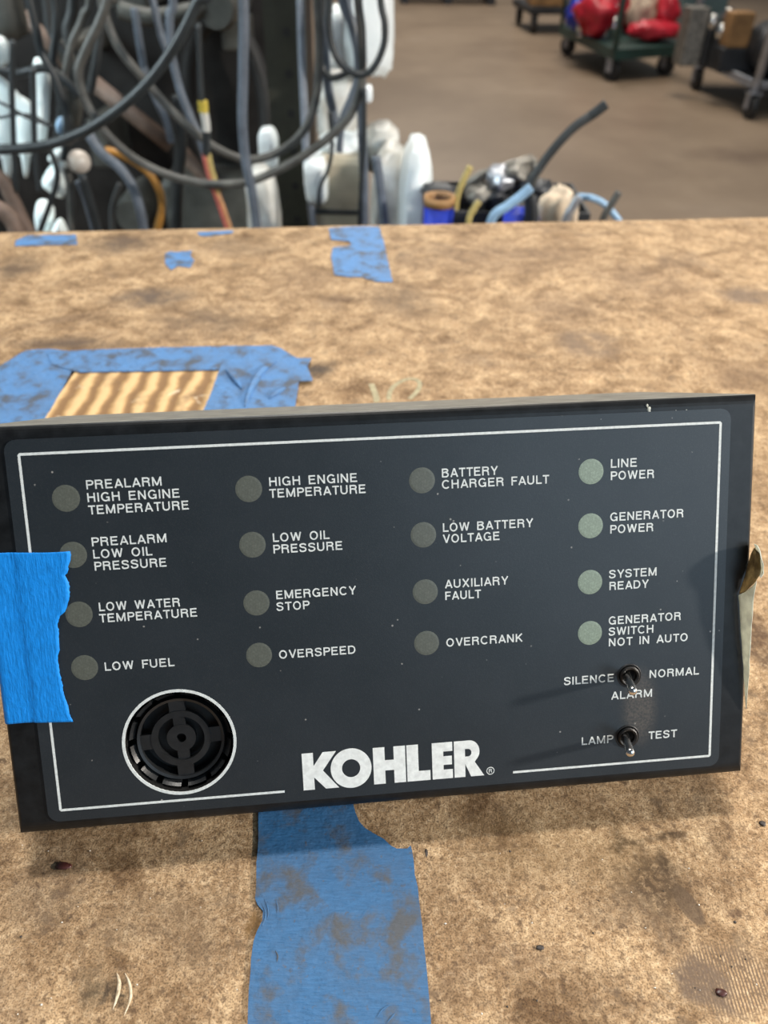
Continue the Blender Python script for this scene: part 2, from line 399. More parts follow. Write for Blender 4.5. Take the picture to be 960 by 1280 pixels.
MAT['clear_wrap'] = mat('cloudy_plastic_wrap', (0.80, 0.80, 0.77), 0.3, 0, 0.28, 22, col2=(0.46, 0.43, 0.37))
MAT['blue'] = mat('royal_blue_plastic', (0.012, 0.035, 0.40), 0.4, 0, 0.3, 40)
MAT['paleblue'] = mat('pale_blue_plastic', (0.28, 0.44, 0.62), 0.4, 0, 0.2, 40)
MAT['scrap'] = mat('scrap_metal', (0.20, 0.185, 0.16), 0.45, 0.35, 0.6, 45, 0.002)
MAT['cloth'] = mat('cream_cloth', (0.62, 0.50, 0.37), 0.8, 0, 0.25, 30, 0.003)
MAT['green_cart'] = mat('dark_green_paint', (0.020, 0.055, 0.046), 0.5, 0, 0.3, 8)
MAT['red'] = mat('red_plastic', (0.50, 0.018, 0.035), 0.4, 0, 0.4, 14)
MAT['rubber'] = mat('black_rubber', (0.018, 0.018, 0.018), 0.6, 0, 0.2, 20)
MAT['wood_box'] = mat('brown_wood', (0.30, 0.16, 0.06), 0.65, 0, 0.35, 9)
MAT['dark_box'] = mat('dark_painted_steel', (0.028, 0.03, 0.034), 0.5, 0.1, 0.5, 8)
MAT['teal'] = mat('grey_teal_plastic', (0.06, 0.10, 0.105), 0.5, 0, 0.3, 8)
MAT['marker'] = mat('faint_green_marker', (0.36, 0.315, 0.19), 0.7, 0, 0.3, 300)
MAT['chip'] = mat('dark_red_chip', (0.06, 0.018, 0.015), 0.4, 0, 0.4, 700)
MAT['chip_dark'] = mat('dark_grit', (0.05, 0.04, 0.035), 0.6, 0, 0.4, 700)
MAT['chip_white'] = mat('white_grit', (0.72, 0.68, 0.60), 0.5, 0, 0.2, 700)
MAT['gouge'] = mat('torn_fibre', (0.80, 0.70, 0.52), 0.5, 0, 0.5, 700, 0.0004, col2=(0.34, 0.25, 0.15))

# ------------------------------------------------------------------ object helpers
def link(name, me, m, parent=None, loc=None):
    o = bpy.data.objects.new(name, me); COL.objects.link(o)
    if m is not None and not me.materials: me.materials.append(m)
    if parent is not None: o.parent = parent
    if loc is not None: o.location = loc
    return o
def obj(name, bm, m, parent=None, smooth=False, origin=None):
    bmesh.ops.recalc_face_normals(bm, faces=bm.faces)
    if origin is not None:
        bmesh.ops.translate(bm, verts=bm.verts, vec=-Vector(origin))
    if smooth:
        for f in bm.faces: f.smooth = True
    me = bpy.data.meshes.new(name); bm.to_mesh(me); bm.free()
    return link(name, me, m, parent, origin)
def tag(o, label, cat, group=None, kind=None):
    o['label'] = label
    if cat: o['category'] = cat
    if group: o['group'] = group
    if kind: o['kind'] = kind
    return o
def structure(o):
    o['kind'] = 'structure'; return o
def thing(name, label, cat, loc=(0, 0, 0), rz=0.0, group=None):
    o = bpy.data.objects.new(name, None); COL.objects.link(o)
    o.empty_display_size = 0.02
    o.location = loc; o.rotation_euler = (0, 0, rz)
    return tag(o, label, cat, group)
def box(bm, lo, hi, bev=0.0, mtx=None, seg=2):
    vs = [bm.verts.new((x, y, z)) for x in (lo[0], hi[0]) for y in (lo[1], hi[1]) for z in (lo[2], hi[2])]
    fs = [(0, 1, 3, 2), (4, 6, 7, 5), (0, 4, 5, 1), (2, 3, 7, 6), (0, 2, 6, 4), (1, 5, 7, 3)]
    faces = [bm.faces.new([vs[i] for i in f]) for f in fs]
    if bev:
        es = list({e for f in faces for e in f.edges})
        r = bmesh.ops.bevel(bm, geom=es, offset=bev, segments=seg, affect='EDGES', profile=0.5)
        vs = list({v for f in r['faces'] for v in f.verts} | {v for v in vs if v.is_valid})
    if mtx is not None:
        bmesh.ops.transform(bm, matrix=mtx, verts=[v for v in vs if v.is_valid])
    return bm
def B(lo, hi, bev=0.0, mtx=None):
    return box(bmesh.new(), lo, hi, bev, mtx)
def smoothpath(pts, n=8, closed=False):
    P = [Vector(p) for p in pts]; out = []
    k = len(P)
    rng = range(k if closed else k - 1)
    for i in rng:
        if closed: p0, p1, p2, p3 = P[(i - 1) % k], P[i], P[(i + 1) % k], P[(i + 2) % k]
        else: p0, p1, p2, p3 = P[max(i - 1, 0)], P[i], P[i + 1], P[min(i + 2, k - 1)]
        for j in range(n):
            t = j / n
            out.append(0.5 * ((2 * p1) + (p2 - p0) * t + (2 * p0 - 5 * p1 + 4 * p2 - p3) * t * t + (3 * p1 - p0 - 3 * p2 + p3) * t ** 3))
    if not closed: out.append(P[-1])
    return out
def tube(bm, pts, r, seg=10, closed=False, r_end=None, smooth=True, sm=8):
    if smooth and len(pts) > 2: pts = smoothpath(pts, sm, closed)
    pts = [Vector(p) for p in pts]; k = len(pts)
    rings = []; prev = None
    for i, p in enumerate(pts):
        a = pts[i - 1] if (i > 0 or closed) else p
        b = pts[(i + 1) % k] if (i < k - 1 or closed) else p
        t = (b - a).normalized()
        if prev is None:
            u = t.cross(Vector((0, 0, 1)))
            if u.length < 1e-3: u = t.cross(Vector((0, 1, 0)))
        else: u = prev - t * prev.dot(t)
        u.normalize(); prev = u; v = t.cross(u)
        rr = r if r_end is None else r + (r_end - r) * i / (k - 1)
        if callable(r): rr = r(i / (k - 1))
        rings.append([bm.verts.new(p + (u * math.cos(q) + v * math.sin(q)) * rr) for q in (2 * math.pi * j / seg for j in range(seg))])
    for i in range(k if closed else k - 1):
        A, Bq = rings[i], rings[(i + 1) % k]
        for j in range(seg):
            f = bm.faces.new((A[j], A[(j + 1) % seg], Bq[(j + 1) % seg], Bq[j])); f.smooth = True
    if not closed:
        bm.faces.new(rings[0][::-1]); bm.faces.new(rings[-1])
    return bm
def T(pts, r, **kw): return tube(bmesh.new(), pts, r, **kw)
def lathe(bm, prof, seg=32, mtx=None, closed_prof=False):
    rings = []
    new = []
    for (r, z) in prof:
        if r < 1e-9: v = bm.verts.new((0, 0, z)); rings.append([v]); new.append(v)
        else:
            ring = [bm.verts.new((r * math.cos(2 * math.pi * j / seg), r * math.sin(2 * math.pi * j / seg), z)) for j in range(seg)]
            rings.append(ring); new += ring
    n = len(rings)
    for i in range(n if closed_prof else n - 1):
        A, C = rings[i], rings[(i + 1) % n]
        for j in range(seg):
            k2 = (j + 1) % seg
            if len(A) == 1 and len(C) == 1: continue
            if len(A) == 1: bm.faces.new((A[0], C[k2], C[j]))
            elif len(C) == 1: bm.faces.new((A[j], A[k2], C[0]))
            else: bm.faces.new((A[j], A[k2], C[k2], C[j]))
    if mtx is not None: bmesh.ops.transform(bm, matrix=mtx, verts=new)
    return bm
def blob(bm, c, r, seed=0, amp=0.25, freq=2.0, sub=4, mtx=None, flat=0.0):
    """crumpled closed lump"""
    n0 = set(bm.verts)
    res = bmesh.ops.create_icosphere(bm, subdivisions=sub, radius=1.0)
    for v in res['verts']:
        d = v.co.normalized()
        k = 1 + amp * mnoise.noise(d * freq + Vector((seed * 7.3, seed * 3.1, 0))) + amp * 0.7 * abs(mnoise.noise(d * freq * 2.3 + Vector((seed, 5, 2)))) + amp * 0.25 * mnoise.noise(d * freq * 6 + Vector((seed, 9, 1)))
        v.co = Vector((d.x * r[0], d.y * r[1], max(d.z * k, -1 + flat) * r[2])) if flat else Vector((d.x * r[0], d.y * r[1], d.z * r[2])) * k
        if flat: v.co.x *= k; v.co.y *= k
        if mtx is not None: v.co = mtx @ v.co
        v.co += Vector(c)
    for f in bm.faces: f.smooth = True
    return bm
def curve_mesh(name, loops, depth):
    """flat plate bounded by closed loops of (x, y); inner loops cut holes"""
    cu = bpy.data.curves.new(name, 'CURVE'); cu.dimensions = '2D'; cu.fill_mode = 'BOTH'; cu.extrude = depth / 2
    for lp in loops:
        sp = cu.splines.new('POLY'); sp.points.add(len(lp) - 1); sp.use_cyclic_u = True
        for p, (x, y) in zip(sp.points, lp): p.co = (x, y, 0, 1)
    o = bpy.data.objects.new('tmp', cu); COL.objects.link(o)
    bpy.context.view_layer.update()
    me = bpy.data.meshes.new_from_object(o.evaluated_get(bpy.context.evaluated_depsgraph_get()))
    bpy.data.objects.remove(o); bpy.data.curves.remove(cu)
    me.name = name; me.materials.clear()
    return me
def circ(cx, cy, r, n=48, r2=None):
    return [(cx + r * math.cos(2 * math.pi * i / n), cy + (r2 or r) * math.sin(2 * math.pi * i / n)) for i in range(n)]
def rrect(x0, y0, x1, y1, r, n=6):
    out = []
    for cx, cy, a0 in ((x1 - r, y1 - r, 0), (x0 + r, y1 - r, 90), (x0 + r, y0 + r, 180), (x1 - r, y0 + r, 270)):
        for i in range(n + 1):
            a = math.radians(a0 + 90 * i / n); out.append((cx + r * math.cos(a), cy + r * math.sin(a)))
    return out

# ================================================================== the place
bm = B((-6, -4, -0.05), (8, 16, 0)); structure(obj('floor', bm, MAT['floor']))
bm = B((-6, 16, -0.05), (8, 16.2, 6)); structure(obj('wall_back', bm, MAT['wall']))

# ------------------------------------------------------------------ bench
pa, pb = atz(0, 291, TZ), atz(960, 272, TZ)
dirx = (pb - pa); dirx.z = 0; dirx.normalize()
ang = math.atan2(dirx.y, dirx.x)
bench = thing('workbench', 'worn stained chipboard workbench under the black annunciator panel', 'workbench', (0, 0, 0))
mid = pa + dirx * ((0 - pa.x) / dirx.x)
nrm = Vector((-dirx.y, dirx.x, 0))
def bench_pt(s, t): return mid + dirx * s - nrm * t
bm = bmesh.new()
TH = 0.024
N1, N2 = 60, 2
crn = [bench_pt(-0.95, 0), bench_pt(0.95, 0), bench_pt(0.95, 0.95), bench_pt(-0.95, 0.95)]
far_edge = []
for i in range(121):
    s = -0.95 + 1.9 * i / 120
    p = bench_pt(s, 0.0016 * (mnoise.noise(Vector((s * 14, 0, 0))) + 0.6 * mnoise.noise(Vector((s * 50, 3, 0)))))
    far_edge.append(p)
loop = far_edge + [crn[2], crn[3]]
top = [bm.verts.new((p.x, p.y, 0)) for p in loop]
bot = [bm.verts.new((p.x, p.y, -TH)) for p in loop]
bm.faces.new(top[::-1]); bm.faces.new(bot)
for i in range(len(loop)):
    j = (i + 1) % len(loop); bm.faces.new((top[i], top[j], bot[j], bot[i]))
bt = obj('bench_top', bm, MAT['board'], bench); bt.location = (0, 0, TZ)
Rz = Matrix.Rotation(ang, 4, 'Z')
for sx in (-0.88, 0.88):
    for ty in (0.10, 0.86):
        p = bench_pt(sx, ty)
        obj('leg', B((-0.04, -0.04, 0), (0.04, 0.04, TZ - TH), 0.003, Matrix.Translation((p.x, p.y, 0)) @ Rz), MAT['wood_box'], bench)
for ty in (0.10, 0.86):
    p = bench_pt(0, ty)
    obj('rail', B((-0.84, -0.02, TZ - TH - 0.10), (0.84, 0.02, TZ - TH), 0.002, Matrix.Translation((p.x, p.y, 0)) @ Rz), MAT['wood_box'], bench)
# gouge with torn fibre ridges near the front left
g = atz(140, 1240, TZ)
bm = bmesh.new()
def ridge(pts, r):
    tube(bm, [atz(u, v, TZ + 0.0004) for u, v in pts], r, seg=8)
def taper(r): return lambda t: r * (0.15 + math.sin(math.pi * min(max(t, 0.02), 0.98)))
tube(bm, [atz(u, v, TZ + 0.0001) for u, v in ((146, 1216), (149, 1228), (147, 1244), (141, 1262))], taper(0.0005), seg=8)
tube(bm, [atz(u, v, TZ + 0.0001) for u, v in ((156, 1216), (162, 1230), (163, 1248), (155, 1270))], taper(0.00038), seg=8)
go = obj('gouge', bm, MAT['gouge'], bench, True); go['label'] = 'torn pale fibre ridges round a dent in the board'
# faint marker writing behind the panel
bm = bmesh.new()
def mark(pts, r=0.0018):
    pp = [Vector(p) for p in smoothpath([atz(u, v, TZ) for u, v in pts], 6)]
    for i in range(len(pp) - 1):
        d = (pp[i + 1] - pp[i]); n_ = Vector((-d.y, d.x, 0)).normalized() * r
        z = Vector((0, 0, 0.0002))
        bm.faces.new([bm.verts.new(q + z) for q in (pp[i] - n_, pp[i + 1] - n_, pp[i + 1] + n_, pp[i] + n_)])
mark([(464, 480), (467, 487), (470, 495), (471, 503)])
mark([(486, 500), (488, 489), (496, 480), (510, 474), (521, 475), (525, 481), (521, 490), (512, 499)], 0.0014)
mk = obj('marker_writing', bm, MAT['marker'], bench); mk['label'] = 'faint green handwritten marker strokes'

# ------------------------------------------------------------------ tape on the bench
def tape_patch(name, px, m, label, z=0.0003, th=0.00035, group=None, jag=0.0004, sub=14):
    pts = [atz(u, v, TZ) for u, v in px]
    out = []
    for i, p in enumerate(pts):
        q = pts[(i + 1) % len(pts)]; k = max(1, int((q - p).length / 0.0035))
        for j in range(k):
            r_ = p.lerp(q, j / k)
            if jag and j: r_ += Vector((mnoise.noise(r_ * 300), mnoise.noise(r_ * 300 + Vector((9, 0, 0))), 0)) * jag
            out.append(r_)
    c = sum(out, Vector()) / len(out)
    me = curve_mesh(name, [[(p.x - c.x, p.y - c.y) for p in out]], th)
    o = link(name, me, m, None, (c.x, c.y, TZ + z + th / 2))
    return tag(o, label, 'tape', group)
G = 'strips of blue tape stuck to the bench'
tape_patch('tape_strip', [(324, 1000), (323, 1024), (323, 1050), (319, 1124), (322, 1132), (329, 1140), (328, 1152), (321, 1166), (317, 1178), (314, 1200), (308, 1300), (541, 1300), (528, 1160), (515, 1064), (513, 1058), (509, 1062), (496, 1062), (488, 1058), (480, 1050), (456, 1036), (449, 1028), (444, 1016), (440, 1000)],
           MAT['tape_bench'], 'long soiled blue tape strip running out from under the panel to the front edge', group=G)
tape_patch('tape_scrap', [(411, 286), (440, 284), (474, 284), (479, 300), (486, 332), (491, 353), (470, 353), (452, 347), (436, 347), (418, 344), (414, 322), (416, 310), (428, 309), (440, 307), (436, 302), (414, 300)],
           MAT['tape_far'], 'torn blue tape piece with a notch at the middle of the bench far edge', group=G)
tape_patch('tape_scrap', [(206, 318), (213, 315), (222, 316), (240, 314), (238, 321), (243, 326), (238, 335), (222, 333), (214, 338), (207, 331)],
           MAT['tape_far'], 'small squarish blue tape scrap alone on the board behind the taped patch', group=G)
tape_patch('tape_scrap', [(20, 302), (34, 295), (95, 294), (97, 306), (19, 308)],
           MAT['tape_far'], 'thin blue tape sliver at the left end of the bench far edge', group=G)
tape_patch('tape_scrap', [(246, 291), (292, 289), (290, 292), (262, 296), (250, 295)],
           MAT['tape_far'], 'narrow blue tape sliver on the far edge below the red wires', group=G)
# taped patch left behind the panel
tape_patch('cardboard_patch', [(100, 460), (282, 460), (258, 520), (50, 530)], MAT['card'], 'orange-brown ribbed cardboard patch framed by blue tape', 0.0002, 0.0011, jag=0)
bpy.data.objects['cardboard_patch']['category'] = 'cardboard'
tape_patch('tape_strip', [(-70, 480), (0, 461), (33, 441), (62, 439), (100, 443), (88, 472), (64, 515), (40, 552), (-80, 560)],
           MAT['tape_far'], 'wide blue tape strip along the left side of the cardboard patch', 0.0014, group=G)
tape_patch('tape_strip', [(60, 444), (110, 441), (200, 438), (300, 436), (334, 436), (340, 448), (334, 466), (275, 466), (100, 469), (66, 460)],
           MAT['tape_far'], 'blue tape strip along the back of the cardboard patch', 0.0018, group=G)
tape_patch('tape_strip', [(276, 462), (300, 438), (340, 436), (352, 440), (372, 452), (390, 452), (384, 462), (391, 480), (374, 481), (369, 514), (254, 520), (266, 492)],
           MAT['tape_far'], 'crumpled blue tape strip on the right side of the cardboard patch', 0.0022, group=G)
# creases standing up from the crumpled strip
bm = bmesh.new()
tube(bm, [atz(u, v, TZ + 0.0028) for u, v in ((345, 452), (330, 462), (320, 474), (311, 492), (306, 508))], taper(0.0024), seg=8)
tube(bm, [atz(u, v, TZ + 0.0028) for u, v in ((357, 484), (345, 492), (336, 498))], taper(0.0016), seg=8)
tube(bm, [atz(u, v, TZ + 0.0028) for u, v in ((282, 462), (293, 474), (302, 486))], taper(0.0018), seg=8)
cr = obj('crease', bm, MAT['tape_far'], None, True)
last = [o for o in COL.objects if o.get('label', '').startswith('crumpled blue tape')][0]
cr.parent = last; cr.matrix_parent_inverse = Matrix.Translation(-last.location)
# wrinkles at the torn notch of the long strip
last = [o for o in COL.objects if o.get('label', '').startswith('long soiled')][0]
for pts in (((326, 1128), (331, 1138), (331, 1148), (326, 1160)), ((330, 1122), (335, 1137), (334, 1150)), ((344, 1188), (347, 1195), (346, 1203)), ((470, 1272), (478, 1262), (488, 1256)), ((482, 1280), (489, 1272), (494, 1266)), ((345, 1125), (347, 1135), (346, 1142))):
    bm = bmesh.new()
    tube(bm, [atz(u, v, TZ + 0.00062) for u, v in pts], taper(0.00022), seg=6)
    wr = obj('wrinkle', bm, MAT['tape_bench'], None, True)
    wr.parent = last; wr.matrix_parent_inverse = Matrix.Translation(-last.location)

# ------------------------------------------------------------------ the annunciator panel
panel = bpy.data.objects.new('annunciator_panel', None); COL.objects.link(panel)
panel.empty_display_size = 0.02
panel.matrix_world = PANEL_MW
tag(panel, 'black sloping generator annunciator panel with white lettering on the workbench', 'control panel')

X0, X1, Y0, Y1 = -12.6, 208.2, -7.7, 110.8
LX0, LX1, LY0, LY1 = -3.7, 200.1, -4.0, 107.3
DT, DB = 82.0, 13.0
def table_y(d, z=TZ):            # y (mm) where the depth d meets the level z, at the panel's middle
    return (z * 1000 - (WT[2] * 1000 + WN[2] * d + WX[2] * 98)) / WY[2]
bm = bmesh.new()
rad = 3.6
prof = [((10.0, 4.3), 0.0), (rad, 0.0)]
prof[1] = ((1.3, rad), 0.0)
for i in range(1, 7):
    a = math.pi / 2 * i / 6
    prof.append(((1.3 - 1.3 * math.sin(a), rad - rad * math.sin(a)), (1.6 - 1.6 * math.cos(a)) if i < 6 else 1.6))
loops = []
for ins, d in prof:
    ix, iy = ins if isinstance(ins, tuple) else (ins, ins)
    loops.append([bm.verts.new(L(x, y, d)) for x, y in ((X0 + ix, Y0 + iy), (X1 - ix, Y0 + iy), (X1 - ix, Y1 - iy), (X0 + ix, Y1 - iy))])
yb = table_y(DT) - 3
loops.append([bm.verts.new(L(x, y, d)) for x, y, d in ((X0, Y0, DT), (X1, Y0, DT), (X1, Y1, DB), (X0, Y1, DB))])
for A, C in zip(loops, loops[1:]):
    for j in range(4):
        f = bm.faces.new((A[j], A[(j + 1) % 4], C[(j + 1) % 4], C[j]))
bl = [bm.verts.new(L(x, yb, DT)) for x in (X0, X1)]
lb = loops[-1]
bm.faces.new((lb[0], lb[1], bl[1], bl[0]))                 # back
bm.faces.new((lb[1], lb[2], bl[1])); bm.faces.new((lb[3], lb[0], bl[0]))
bm.faces.new((lb[2], lb[3], bl[0], bl[1]))                 # underside
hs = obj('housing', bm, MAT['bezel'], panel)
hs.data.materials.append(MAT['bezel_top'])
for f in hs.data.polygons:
    if f.normal.y > 0.95: f.material_index = 1          # dust and the bench's bright reflection, both put into the colour
# foot that carries the housing
bm = bmesh.new()
zf = lambda d: table_y(d)
pts = [(26, zf(26)), (DT - 4, zf(DT - 4)), (DT - 4, yb - 6), (26, Y1 - 16)]
A = [bm.verts.new(L(16, y, d)) for d, y in pts]; C = [bm.verts.new(L(196, y, d)) for d, y in pts]
bm.faces.new(A); bm.faces.new(C[::-1])
for j in range(4): bm.faces.new((A[j], A[(j + 1) % 4], C[(j + 1) % 4], C[j]))
obj('base', bm, MAT['bezel'], panel)

def plate(name, loops_mm, m, d_top, th=0.05, parent=panel, label=None):
    """printed or laminated flat shape: loops in panel mm, its upper face at depth d_top (negative = out of the face)"""
    lp = [[((x - OX) / 1000, -(y - OY) / 1000) for x, y in l] for l in loops_mm]
    me = curve_mesh(name, lp, th / 1000)
    o = link(name, me, m, parent, (0, 0, -(d_top - OD) / 1000 - th / 2000))
    if label: o['label'] = label
    return o

BZ = pm(224.8, 927.5); BR_OUT = 16.35
SW = [pm(786, 844), pm(783.5, 920)]
FACE_D = -0.35
plate('overlay', [rrect(LX0, LY0, LX1, LY1, 3.2), circ(BZ[0], BZ[1], 15.6, 64), circ(SW[0][0], SW[0][1], 3.6, 32), circ(SW[1][0], SW[1][1], 3.6, 32)],
      MAT['face'], FACE_D, 0.3, label='dark slate grey printed overlay')
# printed border line, open at the logo
Hh = 103.8
lw = 0.72
def hline(xa, xb, y): return [(xa, y - lw / 2), (xb, y - lw / 2), (xb, y + lw / 2), (xa, y + lw / 2)]
bl_ = pm(356, 990)[0]; br_ = pm(641, 966)[0]
o2 = lw / 2
bord = [(bl_, Hh + o2), (-o2 + 0.5, Hh + o2), (-o2, Hh + o2 - 0.5), (-o2, -o2 + 0.5), (-o2 + 0.5, -o2), (197 + o2 - 0.5, -o2), (197 + o2, -o2 + 0.5), (197 + o2, Hh + o2 - 0.5), (197 + o2 - 0.5, Hh + o2), (br_, Hh + o2), (br_, Hh - o2),
        (197 - o2, Hh - o2), (197 - o2, o2), (o2, o2), (o2, Hh - o2), (bl_, Hh - o2)]
PD = FACE_D - 0.04
plate('border_line', [bord], MAT['print'], PD, 0.03, label='white printed border line')

# lettering
def arc(cx, cy, rx, ry, a0, a1, n=16):
    return [(cx + rx * math.cos(math.radians(a0 + (a1 - a0) * i / n)), cy + ry * math.sin(math.radians(a0 + (a1 - a0) * i / n))) for i in range(n + 1)]
SW_ = 0.165                      # stroke weight in cap heights
def _el(cx, cy, rx, ry, a0, a1, n=14): return arc(cx, cy, rx, ry, a0, a1, n)
def strokes(ch):
    h = SW_ / 2; t = 1 - h
    if ch == 'A': return .76, [[(.06, 0), (.38, 1 - .02)], [(.70, 0), (.38, 1 - .02)], [(.17, .30), (.59, .30)]]
    if ch == 'B': return .70, [[(h, 0), (h, 1)], [(h, t), (.40, t)] + _el(.40, .76, .20, t - .76, 90, -90, 8) + [(h, .52)], [(.40, .52)] + _el(.40, .29, .235, .23, 90, -90, 8) + [(h, h - .005)]]
    if ch == 'C': return .76, [_el(.40, .5, .40 - h + .02, .5 - h + .015, 42, 318, 22)]
    if ch == 'D': return .74, [[(h, 0), (h, 1)], [(h, t), (.36, t)] + _el(.36, .5, .31, .5 - h, 90, -90, 14) + [(h, h)]]
    if ch == 'E': return .65, [[(h, 0), (h, 1)], [(h, t), (.63, t)], [(h, .53), (.58, .53)], [(h, h), (.65, h)]]
    if ch == 'F': return .60, [[(h, 0), (h, 1)], [(h, t), (.60, t)], [(h, .50), (.54, .50)]]
    if ch == 'G': return .79, [_el(.41, .5, .41 - h + .01, .5 - h + .015, 40, 335, 24), [(.46, .44), (.78 - h, .44), (.78 - h, 0)]]
    if ch == 'H': return .72, [[(h, 0), (h, 1)], [(.72 - h, 0), (.72 - h, 1)], [(h, .53), (.72 - h, .53)]]
    if ch == 'I': return .15, [[(h, 0), (h, 1)]]
    if ch == 'K': return .73, [[(h, 0), (h, 1)], [(h, .36), (.64, .99)], [(.28, .56), (.66, .01)]]
    if ch == 'L': return .57, [[(h, 0), (h, 1)], [(h, h), (.57, h)]]
    if ch == 'M': return .86, [[(h, 0), (h, 1)], [(.86 - h, 0), (.86 - h, 1)], [(h + .01, .97), (.43, .06)], [(.86 - h - .01, .97), (.43, .06)]]
    if ch == 'N': return .72, [[(h, 0), (h, 1)], [(.72 - h, 0), (.72 - h, 1)], [(h + .01, .96), (.71 - h, .04)]]
    if ch == 'O': return .80, [_el(.40, .5, .40 - h, .5 - h + .015, 0, 360, 30)]
    if ch == 'P': return .66, [[(h, 0), (h, 1)], [(h, t), (.40, t)] + _el(.40, .70, .20, t - .70, 90, -90, 10) + [(h, .70 - (t - .70))]]
    if ch == 'R': return .71, [[(h, 0), (h, 1)], [(h, t), (.43, t)] + _el(.43, .73, .19, t - .73, 90, -90, 10) + [(h, .73 - (t - .73))], [(.43, .50)] + _el(.46, .34, .15, .15, 80, 0, 6) + [(.62, .12), (.66, 0)]]
    if ch == 'S':
        q = [(.60, .73), (.55, .87), (.34, .93), (.12, .86), (.09, .70), (.22, .57), (.44, .50), (.59, .38), (.57, .17), (.35, .07), (.12, .12), (.06, .31)]
        return .67, [[(p_.x, p_.y) for p_ in smoothpath([Vector((a_, b__, 0)) for a_, b__ in q], 4)]]
    if ch == 'T': return .64, [[(0, t), (.64, t)], [(.32, 0), (.32, 1)]]
    if ch == 'U': return .71, [[(h, 1), (h, .34)] + _el(.355, .34, .355 - h, .34 - h + .015, 180, 360, 14) + [(.71 - h, 1)]]
    if ch == 'V': return .72, [[(.06, 1), (.36, .03)], [(.66, 1), (.36, .03)]]
    if ch == 'W': return 1.0, [[(.06, 1), (.27, .03)], [(.50, .97), (.27, .03)], [(.50, .97), (.73, .03)], [(.94, 1), (.73, .03)]]
    if ch == 'X': return .71, [[(.06, 0), (.65, 1)], [(.65, 0), (.06, 1)]]
    if ch == 'Y': return .72, [[(.06, 1), (.36, .42)], [(.66, 1), (.36, .42)], [(.36, .46), (.36, 0)]]
def ribbon(pts, wd):
    """quads of one even stroke, mitred at its bends"""
    k = len(pts); closed = (Vector(pts[0]) - Vector(pts[-1])).length < 1e-6
    P = []
    for p_ in pts:
        v_ = Vector((p_[0], p_[1]))
        if not P or (v_ - P[-1]).length > 1e-5: P.append(v_)
    if closed: P = P[:-1]
    k = len(P)
    lft, rgt = [], []
    for i in range(k):
        a_ = P[i - 1] if (i or closed) else None; b__ = P[(i + 1) % k] if (i < k - 1 or closed) else None
        d1 = (P[i] - a_).normalized() if a_ is not None and (P[i] - a_).length > 1e-9 else None
        d2 = (b__ - P[i]).normalized() if b__ is not None and (b__ - P[i]).length > 1e-9 else None
        d1 = d1 or d2; d2 = d2 or d1
        n1 = Vector((-d1.y, d1.x)); n2 = Vector((-d2.y, d2.x)); m_ = (n1 + n2).normalized()
        r_ = wd / 2 / max(0.5, m_.dot(n1))
        lft.append(P[i] + m_ * r_); rgt.append(P[i] - m_ * r_)
    return [(lft[i], lft[(i + 1) % k], rgt[(i + 1) % k], rgt[i]) for i in range(k if closed else k - 1)]
def text_lines(name, lines, m=None, label=None, cap=None):
    """lines: (text, left px, baseline px, right px)"""
    bmx = bmesh.new()
    for (t, u, v, ur) in lines:
        a = pm(u, v)
        wdt = pm(ur, v - (ur - u) * 0.052)[0] - a[0]
        capm = cap or 2.52
        x = 0.0; items = []
        for ch_ in t:
            if ch_ == ' ': x += 0.60; continue
            gw_, st_ = strokes(ch_); items.append((x, st_)); x += gw_ + (0.17 if ch_ not in 'AVTLFPY' else 0.11)
            last_w = x - (0.17 if ch_ not in 'AVTLFPY' else 0.11)
        sx = wdt / last_w
        for n_, (x_, st_) in enumerate(items):
            for k_, poly in enumerate(st_):
                poly = [(p_[0] * sx / capm, p_[1]) for p_ in poly]
                for q4 in ribbon(poly, SW_):
                    bmx.faces.new([bmx.verts.new(L(a[0] + x_ * sx + q_.x * capm, a[1] - q_.y * capm, PD - 0.002 * k_)) for q_ in q4])
    bmesh.ops.remove_doubles(bmx, verts=bmx.verts, dist=2e-6)
    for f in bmx.faces:
        f.normal_update()
        if f.normal.z < 0: f.normal_flip()
    r = bmesh.ops.extrude_face_region(bmx, geom=list(bmx.faces))
    bmesh.ops.translate(bmx, verts=[q for q in r['geom'] if isinstance(q, bmesh.types.BMVert)], vec=(0, 0, 0.000012))
    me = bpy.data.meshes.new(name)
    bmx.to_mesh(me); bmx.free()
    o = link(name, me, m or MAT['print'], panel)
    o['label'] = label or ('white lettering reading ' + ' '.join(l[0] for l in lines).lower())
    return o
